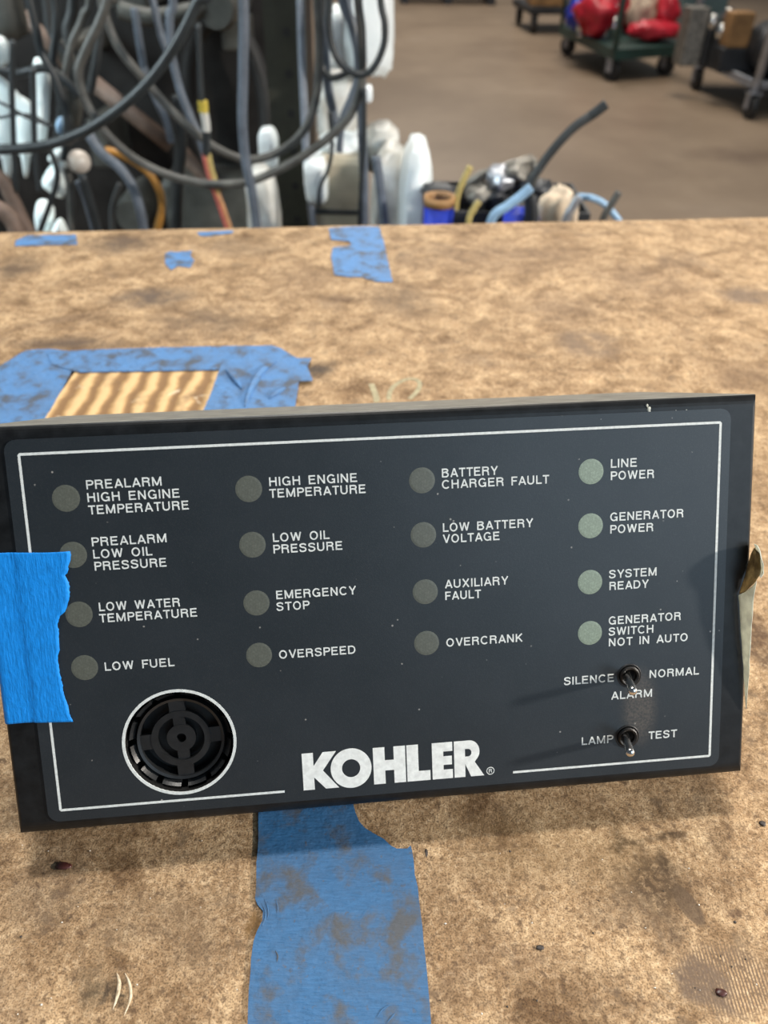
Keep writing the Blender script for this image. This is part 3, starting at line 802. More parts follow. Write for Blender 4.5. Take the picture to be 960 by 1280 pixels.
LEG = [
    [('PREALARM', 108.5, 611.5, 202.8), ('HIGH ENGINE', 110, 627.5, 225), ('TEMPERATURE', 111.5, 643, 236.5)],
    [('PREALARM', 115.5, 682.7, 209), ('LOW OIL', 117.3, 698, 191), ('PRESSURE', 119, 713, 208.7)],
    [('LOW WATER', 124.5, 763.7, 225.5), ('TEMPERATURE', 125.2, 777.9, 247)],
    [('LOW FUEL', 131.7, 838, 218.7)],
    [('HIGH ENGINE', 336.7, 607.7, 446.3), ('TEMPERATURE', 337.2, 622.3, 457)],
    [('LOW OIL', 341.3, 677.3, 412), ('PRESSURE', 342, 691.7, 428)],
    [('EMERGENCY', 345.5, 748.7, 445.3), ('STOP', 346, 763.3, 387.3)],
    [('OVERSPEED', 349, 823, 444.5)],
    [('BATTERY', 552, 596.7, 622), ('CHARGER FAULT', 552.3, 611, 686)],
    [('LOW BATTERY', 553.3, 664.7, 666), ('VOLTAGE', 553.5, 678.7, 624)],
    [('AUXILIARY', 556, 735, 635), ('FAULT', 556.3, 749.7, 601)],
    [('OVERCRANK', 557.5, 808, 653)],
    [('LINE', 762.7, 584.7, 795.3), ('POWER', 762.7, 600, 816.7)],
    [('GENERATOR', 762, 651.3, 853.3), ('POWER', 762, 666.7, 815.7)],
    [('SYSTEM', 760.7, 722.7, 820), ('READY', 761, 737.3, 810)],
    [('GENERATOR', 760.2, 780.5, 850), ('SWITCH', 760.2, 794.2, 816), ('NOT IN AUTO', 760.2, 807.6, 858.7)],
    [('SILENCE', 704.5, 856, 766.6)], [('NORMAL', 811, 847, 872.7)], [('ALARM', 763.4, 874, 814.4)],
    [('LAMP', 726.4, 930.7, 766)], [('TEST', 810, 923.4, 845.3)],
]
for ls in LEG: text_lines('legend', ls)

# lamps: shallow domed windows
LAMPS = [(83, 622.7), (92, 693.3), (99.3, 767.5), (106.3, 834), (311, 611), (315.7, 680.7), (320.7, 753.3), (324, 818.3),
         (527.3, 600.3), (529, 668.3), (531.3, 739.3), (533, 803.3), (738.3, 589.3), (737.7, 657), (737, 727.3), (736.9, 790.7)]
for i, (u, v) in enumerate(LAMPS):
    c = pm(u, v)
    bm = bmesh.new()
    lathe(bm, [(0.0, 0.00008), (0.0030, 0.00007), (0.0037, 0.00003), (0.0037, -0.0003)], 40)
    o = obj('indicator_lamp', bm, MAT['lens_green' if i >= 12 else 'lens'], panel)
    for f in o.data.polygons: f.use_smooth = False
    o.location = L(c[0], c[1], FACE_D)
    o['label'] = 'round pale green indicator lamp window' if i >= 12 else 'round speckled grey indicator lamp window'

# buzzer
bz = L(BZ[0], BZ[1], FACE_D)
bm = lathe(bmesh.new(), [(0.0155, -0.0003), (0.0155, 0.00006), (0.01635, 0.00006), (0.01635, -0.0003)], 72, None, True)
buz = obj('buzzer', bm, MAT['print'], panel); buz.location = bz; buz['label'] = 'round alarm buzzer with white printed ring'
bm = lathe(bmesh.new(), [(0.0155, -0.0002), (0.0155, -0.0075), (0.0, -0.0075)], 64)
obj('well', bm, MAT['hole'], buz)
# slotted outer rim: a ring with raised lugs between dark slots
bm = lathe(bmesh.new(), [(0.0118, -0.0024), (0.0126, -0.0022), (0.0127, -0.0070), (0.0118, -0.0070)], 64, None, True)
obj('rim', bm, MAT['plastic_black'], buz, False)
bm = bmesh.new()
for k in range(12):
    a0 = math.radians(30 * k + 4); a1 = math.radians(30 * k + 26)
    for q in range(1):
        prv = None; n = 6; rows = []
        for i in range(n + 1):
            a = a0 + (a1 - a0) * i / n
            rows.append([bm.verts.new((r * math.cos(a), r * math.sin(a), z)) for r, z in ((0.0133, -0.0032), (0.0146, -0.0016), (0.0146, -0.0060), (0.0133, -0.0060))])
        for A, C in zip(rows, rows[1:]):
            for j in range(4): bm.faces.new((A[j], A[(j + 1) % 4], C[(j + 1) % 4], C[j]))
        bm.faces.new(rows[0]); bm.faces.new(rows[-1][::-1])
obj('slotted_ring', bm, MAT['plastic_black'], buz)
bm = bmesh.new()
def annulus(r0, r1, z0, z1, seg=48): lathe(bm, [(r0, z1), (r1, z1), (r1, z0), (r0, z0)], seg, None, True)
annulus(0.0068, 0.0086, -0.0045, -0.0026)
annulus(0.0014, 0.0042, -0.0048, -0.0030)
for a in range(4):
    box(bm, (0.0082, -0.0023, -0.0045), (0.0120, 0.0023, -0.0028), 0.0, Matrix.Rotation(math.radians(90 * a + 3), 4, 'Z'))
for a in range(2):
    box(bm, (0.0036, -0.0017, -0.0047), (0.0072, 0.0017, -0.0031), 0.0, Matrix.Rotation(math.radians(180 * a + 90 + 3), 4, 'Z'))
obj('grille', bm, MAT['plastic_black'], buz)

# toggle switches
for i, (tipu, tipv, lab) in enumerate(((791, 865, 'silence normal toggle switch'), (788, 942, 'lamp test toggle switch'))):
    c = SW[i]
    sw = obj('toggle_switch', lathe(bmesh.new(), [(0.0038, 0.0), (0.0037, 0.0002), (0.0033, 0.0002), (0.0030, -0.0006), (0.0022, -0.0008), (0.0021, -0.002), (0.0, -0.002)], 32), MAT['nut'], panel, True)
    sw.location = L(c[0], c[1], FACE_D); sw['label'] = lab + ' in a dark bushing'
    # keyway nut
    bm = bmesh.new()
    lathe(bm, [(0.0022, -0.0006), (0.0022, 0.0007), (0.0027, 0.0009), (0.0031, 0.0006), (0.0031, -0.0006)], 24, None, True)
    obj('nut', bm, MAT['nut'], sw)
    # lever: find its tip 10.5 mm in front of the face along the ray to the tip pixel
    d = ray(tipu, tipv); hgt = 12.5
    P0 = WT - WN * (hgt / 1000)
    s = ((P0 - CAM) @ WN) / (d @ WN); tip = PANEL_MW.inverted() @ Vector(CAM + s * d)
    base = L(c[0] - 0.3, c[1] - 0.4, FACE_D + 1.5)
    dv = (tip - base)
    ln_ = dv.length
    q = Vector((0, 0, 1)).rotation_difference(dv.normalized()).to_matrix().to_4x4()
    prof = [(0.0, 0.0), (0.00095, 0.0)] + [(0.00098 + 0.00035 * t, ln_ * t * 0.93) for t in (0.05, 0.5, 0.8, 1.0)] + [(0.00120, ln_ * 0.975), (0.0008, ln_ * 0.995), (0.0, ln_)]
    bm = lathe(bmesh.new(), prof, 20, Matrix.Translation(base - sw.location) @ q)
    lv = obj('lever', bm, MAT['chrome'], sw, True); lv['label'] = 'chrome toggle lever'

# logo, letter by letter, in a slab 1 high: glyph outlines in units of cap height
def glyphs():
    K = [[(0, 0), (.32, 0), (.32, .33), (.64, 0), (1.02, 0), (.58, .50), (.98, 1), (.60, 1), (.32, .64), (.32, 1), (0, 1)]]
    O = [arc(.56, .5, .56, .54, 0, 360, 56)[:-1], arc(.56, .5, .25, .245, 0, 360, 40)[:-1]]
    Hg = [[(0, 0), (.34, 0), (.34, .36), (.60, .36), (.60, 0), (.94, 0), (.94, 1), (.60, 1), (.60, .64), (.34, .64), (.34, 1), (0, 1)]]
    Lg = [[(0, 0), (.68, 0), (.68, .27), (.34, .27), (.34, 1), (0, 1)]]
    E = [[(0, 0), (.60, 0), (.60, .25), (.33, .25), (.33, .38), (.58, .38), (.58, .62), (.33, .62), (.33, .75), (.60, .75), (.60, 1), (0, 1)]]
    Rr = [[(0, 0), (.33, 0), (.33, .36)] + [(.50, 0), (.90, 0), (.62, .40)] + arc(.46, .69, .31, .31, -50, 90, 14) + [(0, 1)], [(.33, .56)] + arc(.42, .665, .105, .105, -90, 90, 10) + [(.33, .77)]]
    return K, O, Hg, Lg, E, Rr
k0 = pm(379.7, 987.2); ktop = pm(377.0, 941.5); k1 = pm(605, 968.7)
caph = k0[1] - ktop[1]
bounds = [(119, 250), (222, 373), (380, 500), (505, 592), (600, 677), (683, 796)]
cx0, cx1 = 119.0, 796.0
loops_all = []
for gl, (a, b_) in zip(glyphs(), bounds):
    xs = [x for l in gl for x, y in l]; gx0, gx1 = min(xs), max(xs)
    xa = k0[0] + (a - cx0) / (cx1 - cx0) * (k1[0] - k0[0]); xb = k0[0] + (b_ - cx0) / (cx1 - cx0) * (k1[0] - k0[0])
    loops_all.append([[(xa + (x - gx0) / (gx1 - gx0) * (xb - xa), k0[1] - y * caph) for x, y in l] for l in gl])
# one logo mesh: each letter filled on its own, then joined
bmx = bmesh.new()
for lp in loops_all:
    mm = curve_mesh('g', [[((x - OX) / 1000, -(y - OY) / 1000) for x, y in l] for l in lp], 0.00003)
    bmx.from_mesh(mm); bpy.data.meshes.remove(mm)
me = bpy.data.meshes.new('logo'); bmx.to_mesh(me); bmx.free()
lo = link('logo', me, MAT['logo'], panel, (0, 0, -(PD - OD) / 1000 - 0.000015)); lo['label'] = 'large white block lettering of the maker'
rc = pm(612.7, 962.7)
plate('registered_mark', [circ(rc[0], rc[1], 1.25, 32), circ(rc[0], rc[1], 1.02, 32)], MAT['print'], PD, 0.03, label='tiny white ringed letter')
text_lines('registered_letter', [('R', 610.6, 965.0, 614.6)], None, 'tiny white letter in a ring', 1.15)

# paint chips on the top edge of the housing
bm = bmesh.new()
for (u, v, r) in ((811, 512, 1.0), (812, 518, 0.7), (845, 514.5, 0.55), (858, 513.5, 0.5), (809, 507, 0.6)):
    c = pm(u, v)
    blob(bm, L(c[0], c[1], -0.02), (r / 1000 * 0.55, r / 1000 * 0.75, 0.00006), seed=u, amp=0.5, sub=2)
ch = obj('paint_chip', bm, MAT['masking'], panel); ch['label'] = 'pale chips in the black paint'

# ------------------------------------------------------------------ blue tape wrapped round the left edge of the panel
edge_px = [(358, 52), (357, 62), (356, 82), (346, 96), (344, 112), (348, 120), (340, 138), (332, 130), (322, 124), (330, 150), (352, 188), (350, 215), (353, 250), (340, 298), (331, 328), (306, 350), (297, 372), (292, 400), (300, 436), (298, 470), (303, 520), (294, 548), (293, 572), (305, 640), (318, 700), (320, 730), (334, 772), (345, 800), (352, 838), (360, 856), (374, 886)]
ed = [pm(x / 4, 680 + y / 4) for x, y in edge_px]
rows_y = [26.9 + (76.4 - 26.9) * i / 90 for i in range(91)]
def edge_x(y):
    for a, b_ in zip(ed, ed[1:]):
        lo_, hi_ = (a, b_) if a[1] <= b_[1] else (b_, a)
        if lo_[1] <= y <= hi_[1] and hi_[1] > lo_[1]:
            return lo_[0] + (hi_[0] - lo_[0]) * (y - lo_[1]) / (hi_[1] - lo_[1])
    return ed[0][0] if y < ed[0][1] else ed[-1][0]
bm = bmesh.new()
grid = []
for y in rows_y:
    xe = edge_x(y) + 0.25 * mnoise.noise(Vector((y * 2.3, 0, 0)))
    row = []
    path = [(X0 - 0.35, d) for d in (34, 24, 14, 7, 3)]
    for i in range(1, 6):
        a = math.pi / 2 * i / 6
        path.append((X0 + 1.3 - 1.65 * math.cos(a), 1.6 - (1.6 + 0.40) * math.sin(a)))
    nseg = 16
    xs = X0 + 1.3
    for i in range(nseg + 1):
        x = xs + (xe - xs) * i / nseg
        lift = 0.40 if x < LX0 - 0.8 else 0.40 + min(1, (x - LX0 + 0.8) / 0.8) * 0.40
        wob = 0.10 * mnoise.noise(Vector((x * 0.35, y * 0.12, 0))) + (0.5 * ((i / nseg) ** 10) * max(0, mnoise.noise(Vector((y * 0.25, 4, 0)))))
        path.append((x, -lift - abs(wob)))
    grid.append([bm.verts.new(PW(x, y + 0.3 * math.sin(x * 0.2), d)) for x, d in path])
for A, C in zip(grid, grid[1:]):
    for j in range(len(A) - 1):
        f = bm.faces.new((A[j], A[j + 1], C[j + 1], C[j])); f.smooth = True
org = PW(0, 52, 0)
bmesh.ops.transform(bm, matrix=PANEL_MW.to_3x3().to_4x4().inverted() @ Matrix.Translation(-org), verts=bm.verts)
tp = obj('tape_strip', bm, MAT['tape_panel'])
tp.matrix_world = Matrix.Translation(org) @ PANEL_MW.to_3x3().to_4x4()
tag(tp, 'bright blue tape strip with a torn edge wrapped round the left side of the panel', 'tape')
sm_ = tp.modifiers.new('thick', 'SOLIDIFY'); sm_.thickness = 0.00012; sm_.offset = 0

# ------------------------------------------------------------------ torn masking tape standing off the right edge of the panel
mtt = thing('torn_masking_tape', 'torn cream masking tape curling off the right edge of the panel', 'tape', PW(208, 82, 0))
def on_face(u, v, hgt):          # the point hgt mm in front of the face on the ray through a pixel
    d = ray(u, v); P0 = WT - WN * (hgt / 1000); q = ((P0 - CAM) @ WN) / (d @ WN); return Vector(CAM + q * d)
def flap(name, rows, m, seed, label):
    """rows: (left px, left py, right px, right py, height of the free right border in mm)"""
    bm = bmesh.new(); gr = []
    n = 8
    R5 = [np.array(r_, float) for r_ in rows]; fine = []
    for a_, b__ in zip(R5, R5[1:]):
        for i_ in range(6): fine.append(a_ + (b__ - a_) * i_ / 6)
    fine.append(R5[-1])
    for r_ in fine:
        A_ = on_face(r_[0], r_[1], 0.55); B_ = on_face(r_[2], r_[3], 0.55 + r_[4])
        row = []
        for i_ in range(n + 1):
            t = i_ / n
            p_ = A_.lerp(B_, t) - Vector(WN) * 0.0008 * math.sin(t * math.pi) * min(1, r_[4] / 3)
            p_ += Vector(WN) * 0.0004 * mnoise.noise(p_ * 260 + Vector((seed, 0, 0))) * min(1, r_[4] / 2)
            row.append(bm.verts.new(p_ - mtt.location))
        gr.append(row)
    for A, C in zip(gr, gr[1:]):
        for j_ in range(n):
            f = bm.faces.new((A[j_], A[j_ + 1], C[j_ + 1], C[j_])); f.smooth = True
    o = obj(name, bm, m, mtt); o['label'] = label
    s_ = o.modifiers.new('thick', 'SOLIDIFY'); s_.thickness = 0.00018; s_.offset = 0
    return o
flap('adhesive_flap', [(942.5, 685, 943.5, 685, 1.0), (939, 692, 949, 692, 4.5), (936.5, 702, 950.5, 702, 6.0), (934, 712, 951.5, 711, 6.5), (930, 724, 950, 718, 6.8), (927, 734, 944, 727, 6.0), (924, 742, 934, 736, 3.5)], MAT['adhesive'], 1, 'brown sticky upper flap')
flap('backing_strip', [(923.5, 744, 945.5, 726, 5.6), (924.5, 758, 942, 752, 5.4), (926, 790, 939.5, 788, 4.6), (928.5, 820, 937.5, 820, 3.4), (930.5, 850, 935.5, 850, 2.0), (931.8, 875, 934, 875, 0.8), (932.5, 886, 933, 886, 0.1)], MAT['masking'], 2, 'cream lower strip tapering downwards')
flap('curled_edge', [(943, 680, 946, 682, 3.0), (946, 688, 949, 687, 5.0), (948.5, 696, 951.5, 699, 6.6), (950, 704, 954, 706, 7.2), (951, 714, 954, 717, 7.2), (949, 720, 950, 722, 6.6)], MAT['masking'], 3, 'white curled edge')

# ------------------------------------------------------------------ grit on the bench
def chip(u, v, w_, h_, m, label, seed):
    p = atz(u, v, TZ)
    bm = blob(bmesh.new(), (0, 0, 0), (w_, h_, min(w_, h_) * 0.35), seed=seed, amp=0.6, sub=2)
    zz = min(q.co.z for q in bm.verts)
    o = obj('chip', bm, m); o.location = (p.x, p.y, TZ - zz); return tag(o, label, 'debris')
chip(901, 1241, 0.0014, 0.0009, MAT['chip'], 'dark red chip lying on the saw-marked spot of the board', 3)
chip(675, 1185, 0.0011, 0.0006, MAT['chip_dark'], 'dark chip on bare board right of the long tape strip', 5)
chip(533, 1066, 0.0004, 0.0012, MAT['chip_dark'], 'thin dark splinter standing beside the tape corner', 6)
chip(953, 1030, 0.0009, 0.0008, MAT['chip_dark'], 'dark chip at the right border of the board below the panel', 7)
chip(80, 1083, 0.0022, 0.0012, MAT['chip'], 'brown red flake on the board below the panel left corner', 8)
bm = bmesh.new(); bm2 = bmesh.new()
for i in range(90):
    u, v = rnd.uniform(0, 960), rnd.uniform(1050, 1279)
    if 300 < u < 545: continue
    p = atz(u, v, TZ + 0.0002); r_ = rnd.uniform(0.00010, 0.00025)
    blob(bm if i % 2 else bm2, p, (r_ * rnd.uniform(0.7, 2), r_ * rnd.uniform(0.7, 1.6), r_ * 0.6), seed=i, amp=0.5, sub=1)
tag(obj('grit', bm, MAT['chip_white']), 'pale grit scattered over the front of the board', 'debris', kind='stuff')
tag(obj('grit', bm2, MAT['chip_dark']), 'dark grit scattered over the front of the board', 'debris', kind='stuff')

# ================================================================== behind the bench: low bench with scrap, engine, cables
def wpath(pts, Y, dy=None):
    return [at(u, v, Y if dy is None else Y + dy[i]) for i, (u, v) in enumerate(pts)]
def pxr(px, Y):                  # a radius of px pixels at the depth Y (about the top of the picture)
    return px / F * (Y * 0.80 + 0.32)

# low steel table the scrap lies on
lt = thing('low_table', 'low dark table behind the bench carrying the scrap pile', 'table', (0.08, 1.07, 0))
obj('table_top', B((-0.40, -0.24, 0.56), (0.40, 0.24, 0.60), 0.004), MAT['dark_box'], lt)
for sx in (-0.32, 0.32):
    for sy in (-0.20, 0.20):
        obj('leg', B((sx - 0.025, sy - 0.025, 0), (sx + 0.025, sy + 0.025, 0.56), 0.003), MAT['dark_box'], lt)
LTZ = 0.60

# engine: the dark mass at the upper left
eng = thing('engine', 'oily black engine block in the dark behind the hanging cables', 'engine', (-0.55, 2.05, 0))
def eadd(name, bm, m, smooth=False, label=None):
    bmesh.ops.translate(bm, verts=bm.verts, vec=-eng.location)
    o = obj(name, bm, m, eng, smooth)
    if label: o['label'] = label
    return o
def ebox(u0, v0, u1, v1, Y, dpt, bev=0.008):
    a, c = at(u0, v1, Y), at(u1, v0, Y)
    return B((a.x, Y, a.z), (c.x, Y + dpt, c.z), bev)
a, c = at(-90, 300, 1.75), at(352, -60, 1.75)
eadd('block', B((a.x, 1.75, 0.32), (c.x, 2.35, c.z), 0.02), MAT['engine'])
eadd('skid', B((a.x, 1.70, 0), (a.x + 0.10, 2.40, 0.32), 0.006), MAT['engine'])
eadd('skid', B((c.x - 0.12, 1.70, 0), (c.x - 0.02, 2.40, 0.32), 0.006), MAT['engine'])
eadd('sump', ebox(210, 226, 330, 300, 1.62, 0.13, 0.015), MAT['engine_grey'], False, 'dull grey lower casting')
def disc(u, v, Y, r, dpt, m, name, label=None, prof=None):
    p = at(u, v, Y)
    prof = prof or [(0, 0), (r * 0.8, 0), (r, -dpt * 0.25), (r, -dpt), (0, -dpt)]
    b_ = lathe(bmesh.new(), prof, 32, Matrix.Translation(p) @ Matrix.Rotation(math.radians(90), 4, 'X'))
    return eadd(name, b_, m, False, label)
disc(165, 272, 1.60, pxr(24, 1.6), 0.15, MAT['engine_grey'], 'pulley', 'dark grey pulley')
disc(268, 10, 1.58, pxr(24, 1.58), 0.17, MAT['engine_grey'], 'filler_cap', 'tan grey round cap')
p = at(285, 140, 1.66)
R_ = pxr(72, 1.66)
ring = [p + Vector((math.cos(t) * R_ * 0.62, 0, math.sin(t) * R_ * 1.25)) for t in (2 * math.pi * i / 40 for i in range(40))]
eadd('fan_belt', tube(bmesh.new(), ring, pxr(9, 1.66), closed=True, smooth=False), MAT['rubber'], True)
eadd('crossbar', T([at(118, 104, 1.60), at(214, 182, 1.60)], pxr(9, 1.6)), MAT['rust_pipe'], True, 'rusty brown pipe')
eadd('crossbar', T([at(228, 190, 1.62), at(262, 226, 1.62), at(300, 250, 1.66)], pxr(8, 1.62)), MAT['rust_pipe'], True, 'rusty brown bent pipe')
eadd('crossbar', T([at(30, 20, 1.60), at(60, 52, 1.58), at(95, 95, 1.60)], pxr(7, 1.6)), MAT['rust_pipe'], True, 'rusty brown pipe')
eadd('oil_filter', lathe(bmesh.new(), [(0, 0), (pxr(16, 1.5), 0.01), (pxr(18, 1.5), 0.03), (pxr(18, 1.5), 0.16), (0, 0.17)], 28, Matrix.Translation(at(18, 52, 1.5))), MAT['engine_grey'], True, 'dull grey canister')
eadd('bracket', ebox(140, -30, 178, 14, 1.58, 0.2, 0.006), MAT['engine_grey'], False, 'dull grey bracket')
eadd('bracket', ebox(278, 26, 302, 64, 1.62, 0.15, 0.006), MAT['engine_grey'], False, 'dull grey bracket')
eadd('bracket', ebox(74, 52, 92, 82, 1.55, 0.22, 0.006), MAT['engine_grey'], False, 'dull grey bracket')
eadd('bracket', ebox(118, 150, 128, 210, 1.6, 0.16, 0.004), MAT['engine_grey'], False, 'dull grey bracket')
eadd('manifold', T([at(150, 12, 1.56), at(190, 22, 1.56), at(240, 14, 1.58), at(262, 6, 1.6)], pxr(9, 1.56)), MAT['engine_grey'], True, 'dull grey pipe')

# upright steel post
post = thing('steel_post', 'dark olive punched steel post rising between the cables', 'post', (at(365, 200, 1.34).x, 1.37, 0))
a, c = at(343, 150, 1.34), at(391, 150, 1.34)
hw = (c.x - a.x) / 2
lean = at(368, 285, 1.34).x - at(362, 0, 1.34).x
bm = bmesh.new()
box(bm, (-hw, -0.03, 0), (hw, -0.024, 1.7), 0.0)
box(bm, (-hw, -0.024, 0), (-hw + 0.006, 0.03, 1.7), 0.0)
box(bm, (hw - 0.006, -0.024, 0), (hw, 0.03, 1.7), 0.0)
obj('channel', bm, MAT['post'], post)
bm = bmesh.new()
for k in range(26):
    lathe(bm, [(0, 0), (0.006, 0.0), (0.006, -0.001), (0, -0.001)], 14, Matrix.Translation((hw * 0.1, -0.0305, 0.25 + k * 0.055)) @ Matrix.Rotation(math.radians(90), 4, 'X'))
obj('hole_row', bm, MAT['hole'], post)
obj('base_plate', B((-0.05, -0.045, 0), (0.05, 0.045, 0.01), 0.002), MAT['post'], post)
obj('cap_plate', B((-hw - .01, -0.04, 1.7), (hw + .01, 0.04, 1.71), 0.002), MAT['post'], post)
# hook arms the cables hang over, above the picture
arm = obj('hook_arm', T([Vector((0, 0, 1.30)), Vector((-0.60, -0.16, 1.30)), Vector((-0.62, -0.30, 1.31))], 0.012), MAT['post'], post, True)
arm = obj('hook_arm', T([Vector((0, 0, 1.33)), Vector((0.14, -0.10, 1.33)), Vector((0.16, -0.26, 1.34))], 0.012), MAT['post'], post, True)

GC = 'cables hanging behind the bench'
def cable(pts, Y, px, m, label, name='cable', dy=None):
    if isinstance(Y, (int, float)): ys = [Y] * len(pts)
    else: ys = [Y[0] + (Y[1] - Y[0]) * i / (len(pts) - 1) for i in range(len(pts))]
    P = [at(u, v, y) for (u, v), y in zip(pts, ys)]
    if pts[0][1] <= -30: P.insert(0, Vector((P[0].x, P[0].y, 1.31)))      # runs on up to the hook arms
    if pts[-1][1] <= -30: P.append(Vector((P[-1].x, P[-1].y, 1.31)))
    c = P[len(P) // 2].copy()
    b_ = T([q - c for q in P], pxr(px * 0.86, sum(ys) / len(ys)))
    o = obj(name, b_, m, None, True); o.location = c
    return tag(o, label, 'cable', GC)
cg, cb, ck, cm_ = MAT['cable_grey'], MAT['cable_blue'], MAT['cable_black'], MAT['cable_mid']
cable([(140, -40), (134, 0), (124, 28), (106, 66), (98, 92), (108, 128), (132, 166), (166, 197), (205, 217), (252, 229), (302, 229), (340, 216), (385, 191), (420, 164), (441, 138), (452, 100), (452, 40), (446, -40)], 1.12, 5.2, cg, 'thick grey cable in the lowest wide loop across the picture')
cable([(120, -40), (130, 14), (150, 62), (186, 106), (218, 142), (262, 180), (304, 199), (342, 193), (376, 168), (394, 128), (399, 60), (395, -40)], 1.16, 5.2, cg, 'grey cable in the second loop just above the lowest one')
cable([(302, -40), (304, 80), (303, 150), (307, 200), (315, 240), (323, 300), (326, 330)], 1.08, 6.0, cb, 'straight slate cable hanging just left of the olive post')
cable([(262, -40), (246, 4), (218, 58), (184, 104), (140, 143), (95, 169), (45, 184), (-30, 188)], 1.10, 6.2, ck, 'dark grey cable slanting from upper middle down to the left side')
cable([(184, -40), (192, 4), (202, 46), (214, 76)], 1.3, 4.5, cb, 'short slate cable at the top over the engine')
cable([(214, -30), (212, 20), (214, 62), (224, 108), (238, 146), (250, 172), (258, 200)], 1.22, 5.0, cb, 'slate cable curving down toward the yellow connector')
cable([(168, 10), (174, 50), (182, 92), (196, 126), (208, 152), (214, 178)], 1.34, 4.6, cb, 'thin slate cable hanging beside the rusty pipe')
cable([(374, -40), (377, 60), (380, 130), (383, 200), (388, 250), (393, 300), (395, 330)], 1.22, 4.8, MAT['cable_pale'], 'pale slate cable running down the front of the olive post')
cable([(404, -40), (406, 60), (410, 108), (416, 138), (420, 158)], 1.24, 5.5, cb, 'slate cable just right of the olive post top')
cable([(412, -40), (411, 30), (420, 70), (440, 91), (462, 90), (478, 62), (481, 30), (474, -40)], 1.10, 4.0, ck, 'thin black cable in a narrow loop in front of the white bag')
cable([(424, -40), (442, 34), (450, 70), (452, 110), (453, 170), (455, 230), (456, 300), (456, 330)], 1.14, 6.0, cb, 'slate cable falling straight through the narrow black loop')
cable([(412, 140), (415, 182), (410, 212), (400, 234), (398, 262)], 1.16, 2.6, ck, 'thin black cord lying over the wrapped carton')
cable([(455, 110), (455, 180), (451, 240), (449, 300), (448, 330)], 1.11, 3.0, ck, 'thin black cord beside the straight slate cable')
cable([(112, 170), (128, 192), (155, 216), (172, 250), (182, 300), (184, 330)], 1.18, 6.2, cb, 'slate cable bending down from the cream knob')
cable([(222, 120), (226, 180), (222, 230), (220, 300), (219, 330)], 1.36, 8.0, cm_, 'broad dark grey hose standing left of the red wires')
cable([(128, -30), (126, 30), (120, 76), (112, 118)], 1.26, 5.0, cm_, 'short dark cable at the top beside the wide loop')
cable([(16, 50), (15, 110), (17, 170), (20, 240)], 1.10, 3.4, ck, 'black cord hanging in front of the pale sheeting left half')
cable([(41, 86), (42, 130), (44, 190), (50, 240)], 1.10, 3.6, ck, 'black cord hanging in front of the pale sheeting right half')
cable([(-30, 78), (20, 92), (60, 86), (100, 120)], 1.2, 5.0, ck, 'black cable crossing above the pale sheeting')
cable([(470, 196), (476, 240), (482, 300), (484, 330)], 1.06, 6.0, cb, 'slate strut-like cable in front of the round white bag')
cable([(404, -40), (398, 60), (412, 96), (440, 88)], 1.2, 4.0, ck, 'short black cable hidden beside the narrow loop')
cable([(52, -30), (64, 40), (90, 80), (96, 140)], 1.3, 5.0, cm_, 'dark cable in the upper left tangle')
cable([(88, -30), (84, 40), (96, 84), (92, 150)], 1.34, 6.0, cm_, 'dark cable upright in the upper left tangle')
cable([(82, 208), (88, 240), (90, 300), (90, 330)], 1.15, 4.5, cg, 'grey tube below the cream knob')
cable([(98, 226), (108, 250), (121, 300), (124, 330)], 1.14, 5.0, MAT['cable_blue'], 'blue grey tube slanting below the cream knob')
cable([(132, 188), (150, 193), (176, 208), (193, 226), (202, 250), (200, 274), (192, 300)], 1.2, 5.0, MAT['orange'], 'amber orange hose curving down behind the cables')

cable([(62, -30), (70, 30), (66, 80), (76, 130), (72, 170)], 1.24, 4.5, ck, 'black cable in the upper left tangle above the blue clip')
cable([(108, -30), (104, 20), (88, 60), (80, 120), (86, 180)], 1.28, 4.5, cg, 'grey cable in the upper left tangle left of the wide loop')
cable([(30, -30), (44, 30), (52, 66), (70, 100), (84, 150), (80, 200)], 1.18, 5, ck, 'black cable bending down toward the cream knob')
cable([(434, -40), (437, 20), (446, 62), (447, 96), (440, 120), (428, 150), (424, 190)], 1.2, 4.5, cb, 'slate cable curving over the small white bag')
cable([(60, 180), (72, 220), (60, 262), (46, 300)], 1.12, 3.5, ck, 'black cable crossing the pale plastic wedge')
cable([(150, 230), (140, 262), (142, 300)], 1.3, 4, cm_, 'dark cable hidden low behind the amber hose')
# wire harness with yellow connector
p = at(262, 200, 1.14)
wh = thing('wire_harness', 'wire bundle with yellow connector and red and orange tails', 'wires', at(288, 290, 1.14))
def wadd(name, pts, px, m, label=None, sm=True):
    P = [at(u, v, 1.14) - wh.location for u, v in pts]
    o = obj(name, T(P, pxr(px, 1.14)), m, wh, True)
    if label: o['label'] = label
wadd('sheath', [(248, 30), (250, 90), (252, 128)], 3.0, ck)
wadd('connector', [(253, 126), (254, 133), (254, 140)], 5.2, MAT['yellow'], 'yellow connector')
wadd('sleeve', [(255, 141), (257, 152), (258, 164)], 4.6, MAT['clear_wrap'], 'cloudy white sleeve')
wadd('sheath', [(258, 164), (258, 178), (258, 194)], 4.2, ck)
wadd('wire', [(255, 192), (259, 212), (266, 234), (276, 262), (288, 300), (290, 320)], 2.6, MAT['red_wire'], 'red wire')
wadd('wire', [(258, 192), (262, 212), (269, 234), (280, 262), (292, 300), (294, 320)], 2.6, MAT['copper_wire'], 'orange wire')
wadd('wire', [(261, 192), (265, 212), (271, 232), (272, 244)], 2.6, MAT['tan_wire'], 'tan wire')

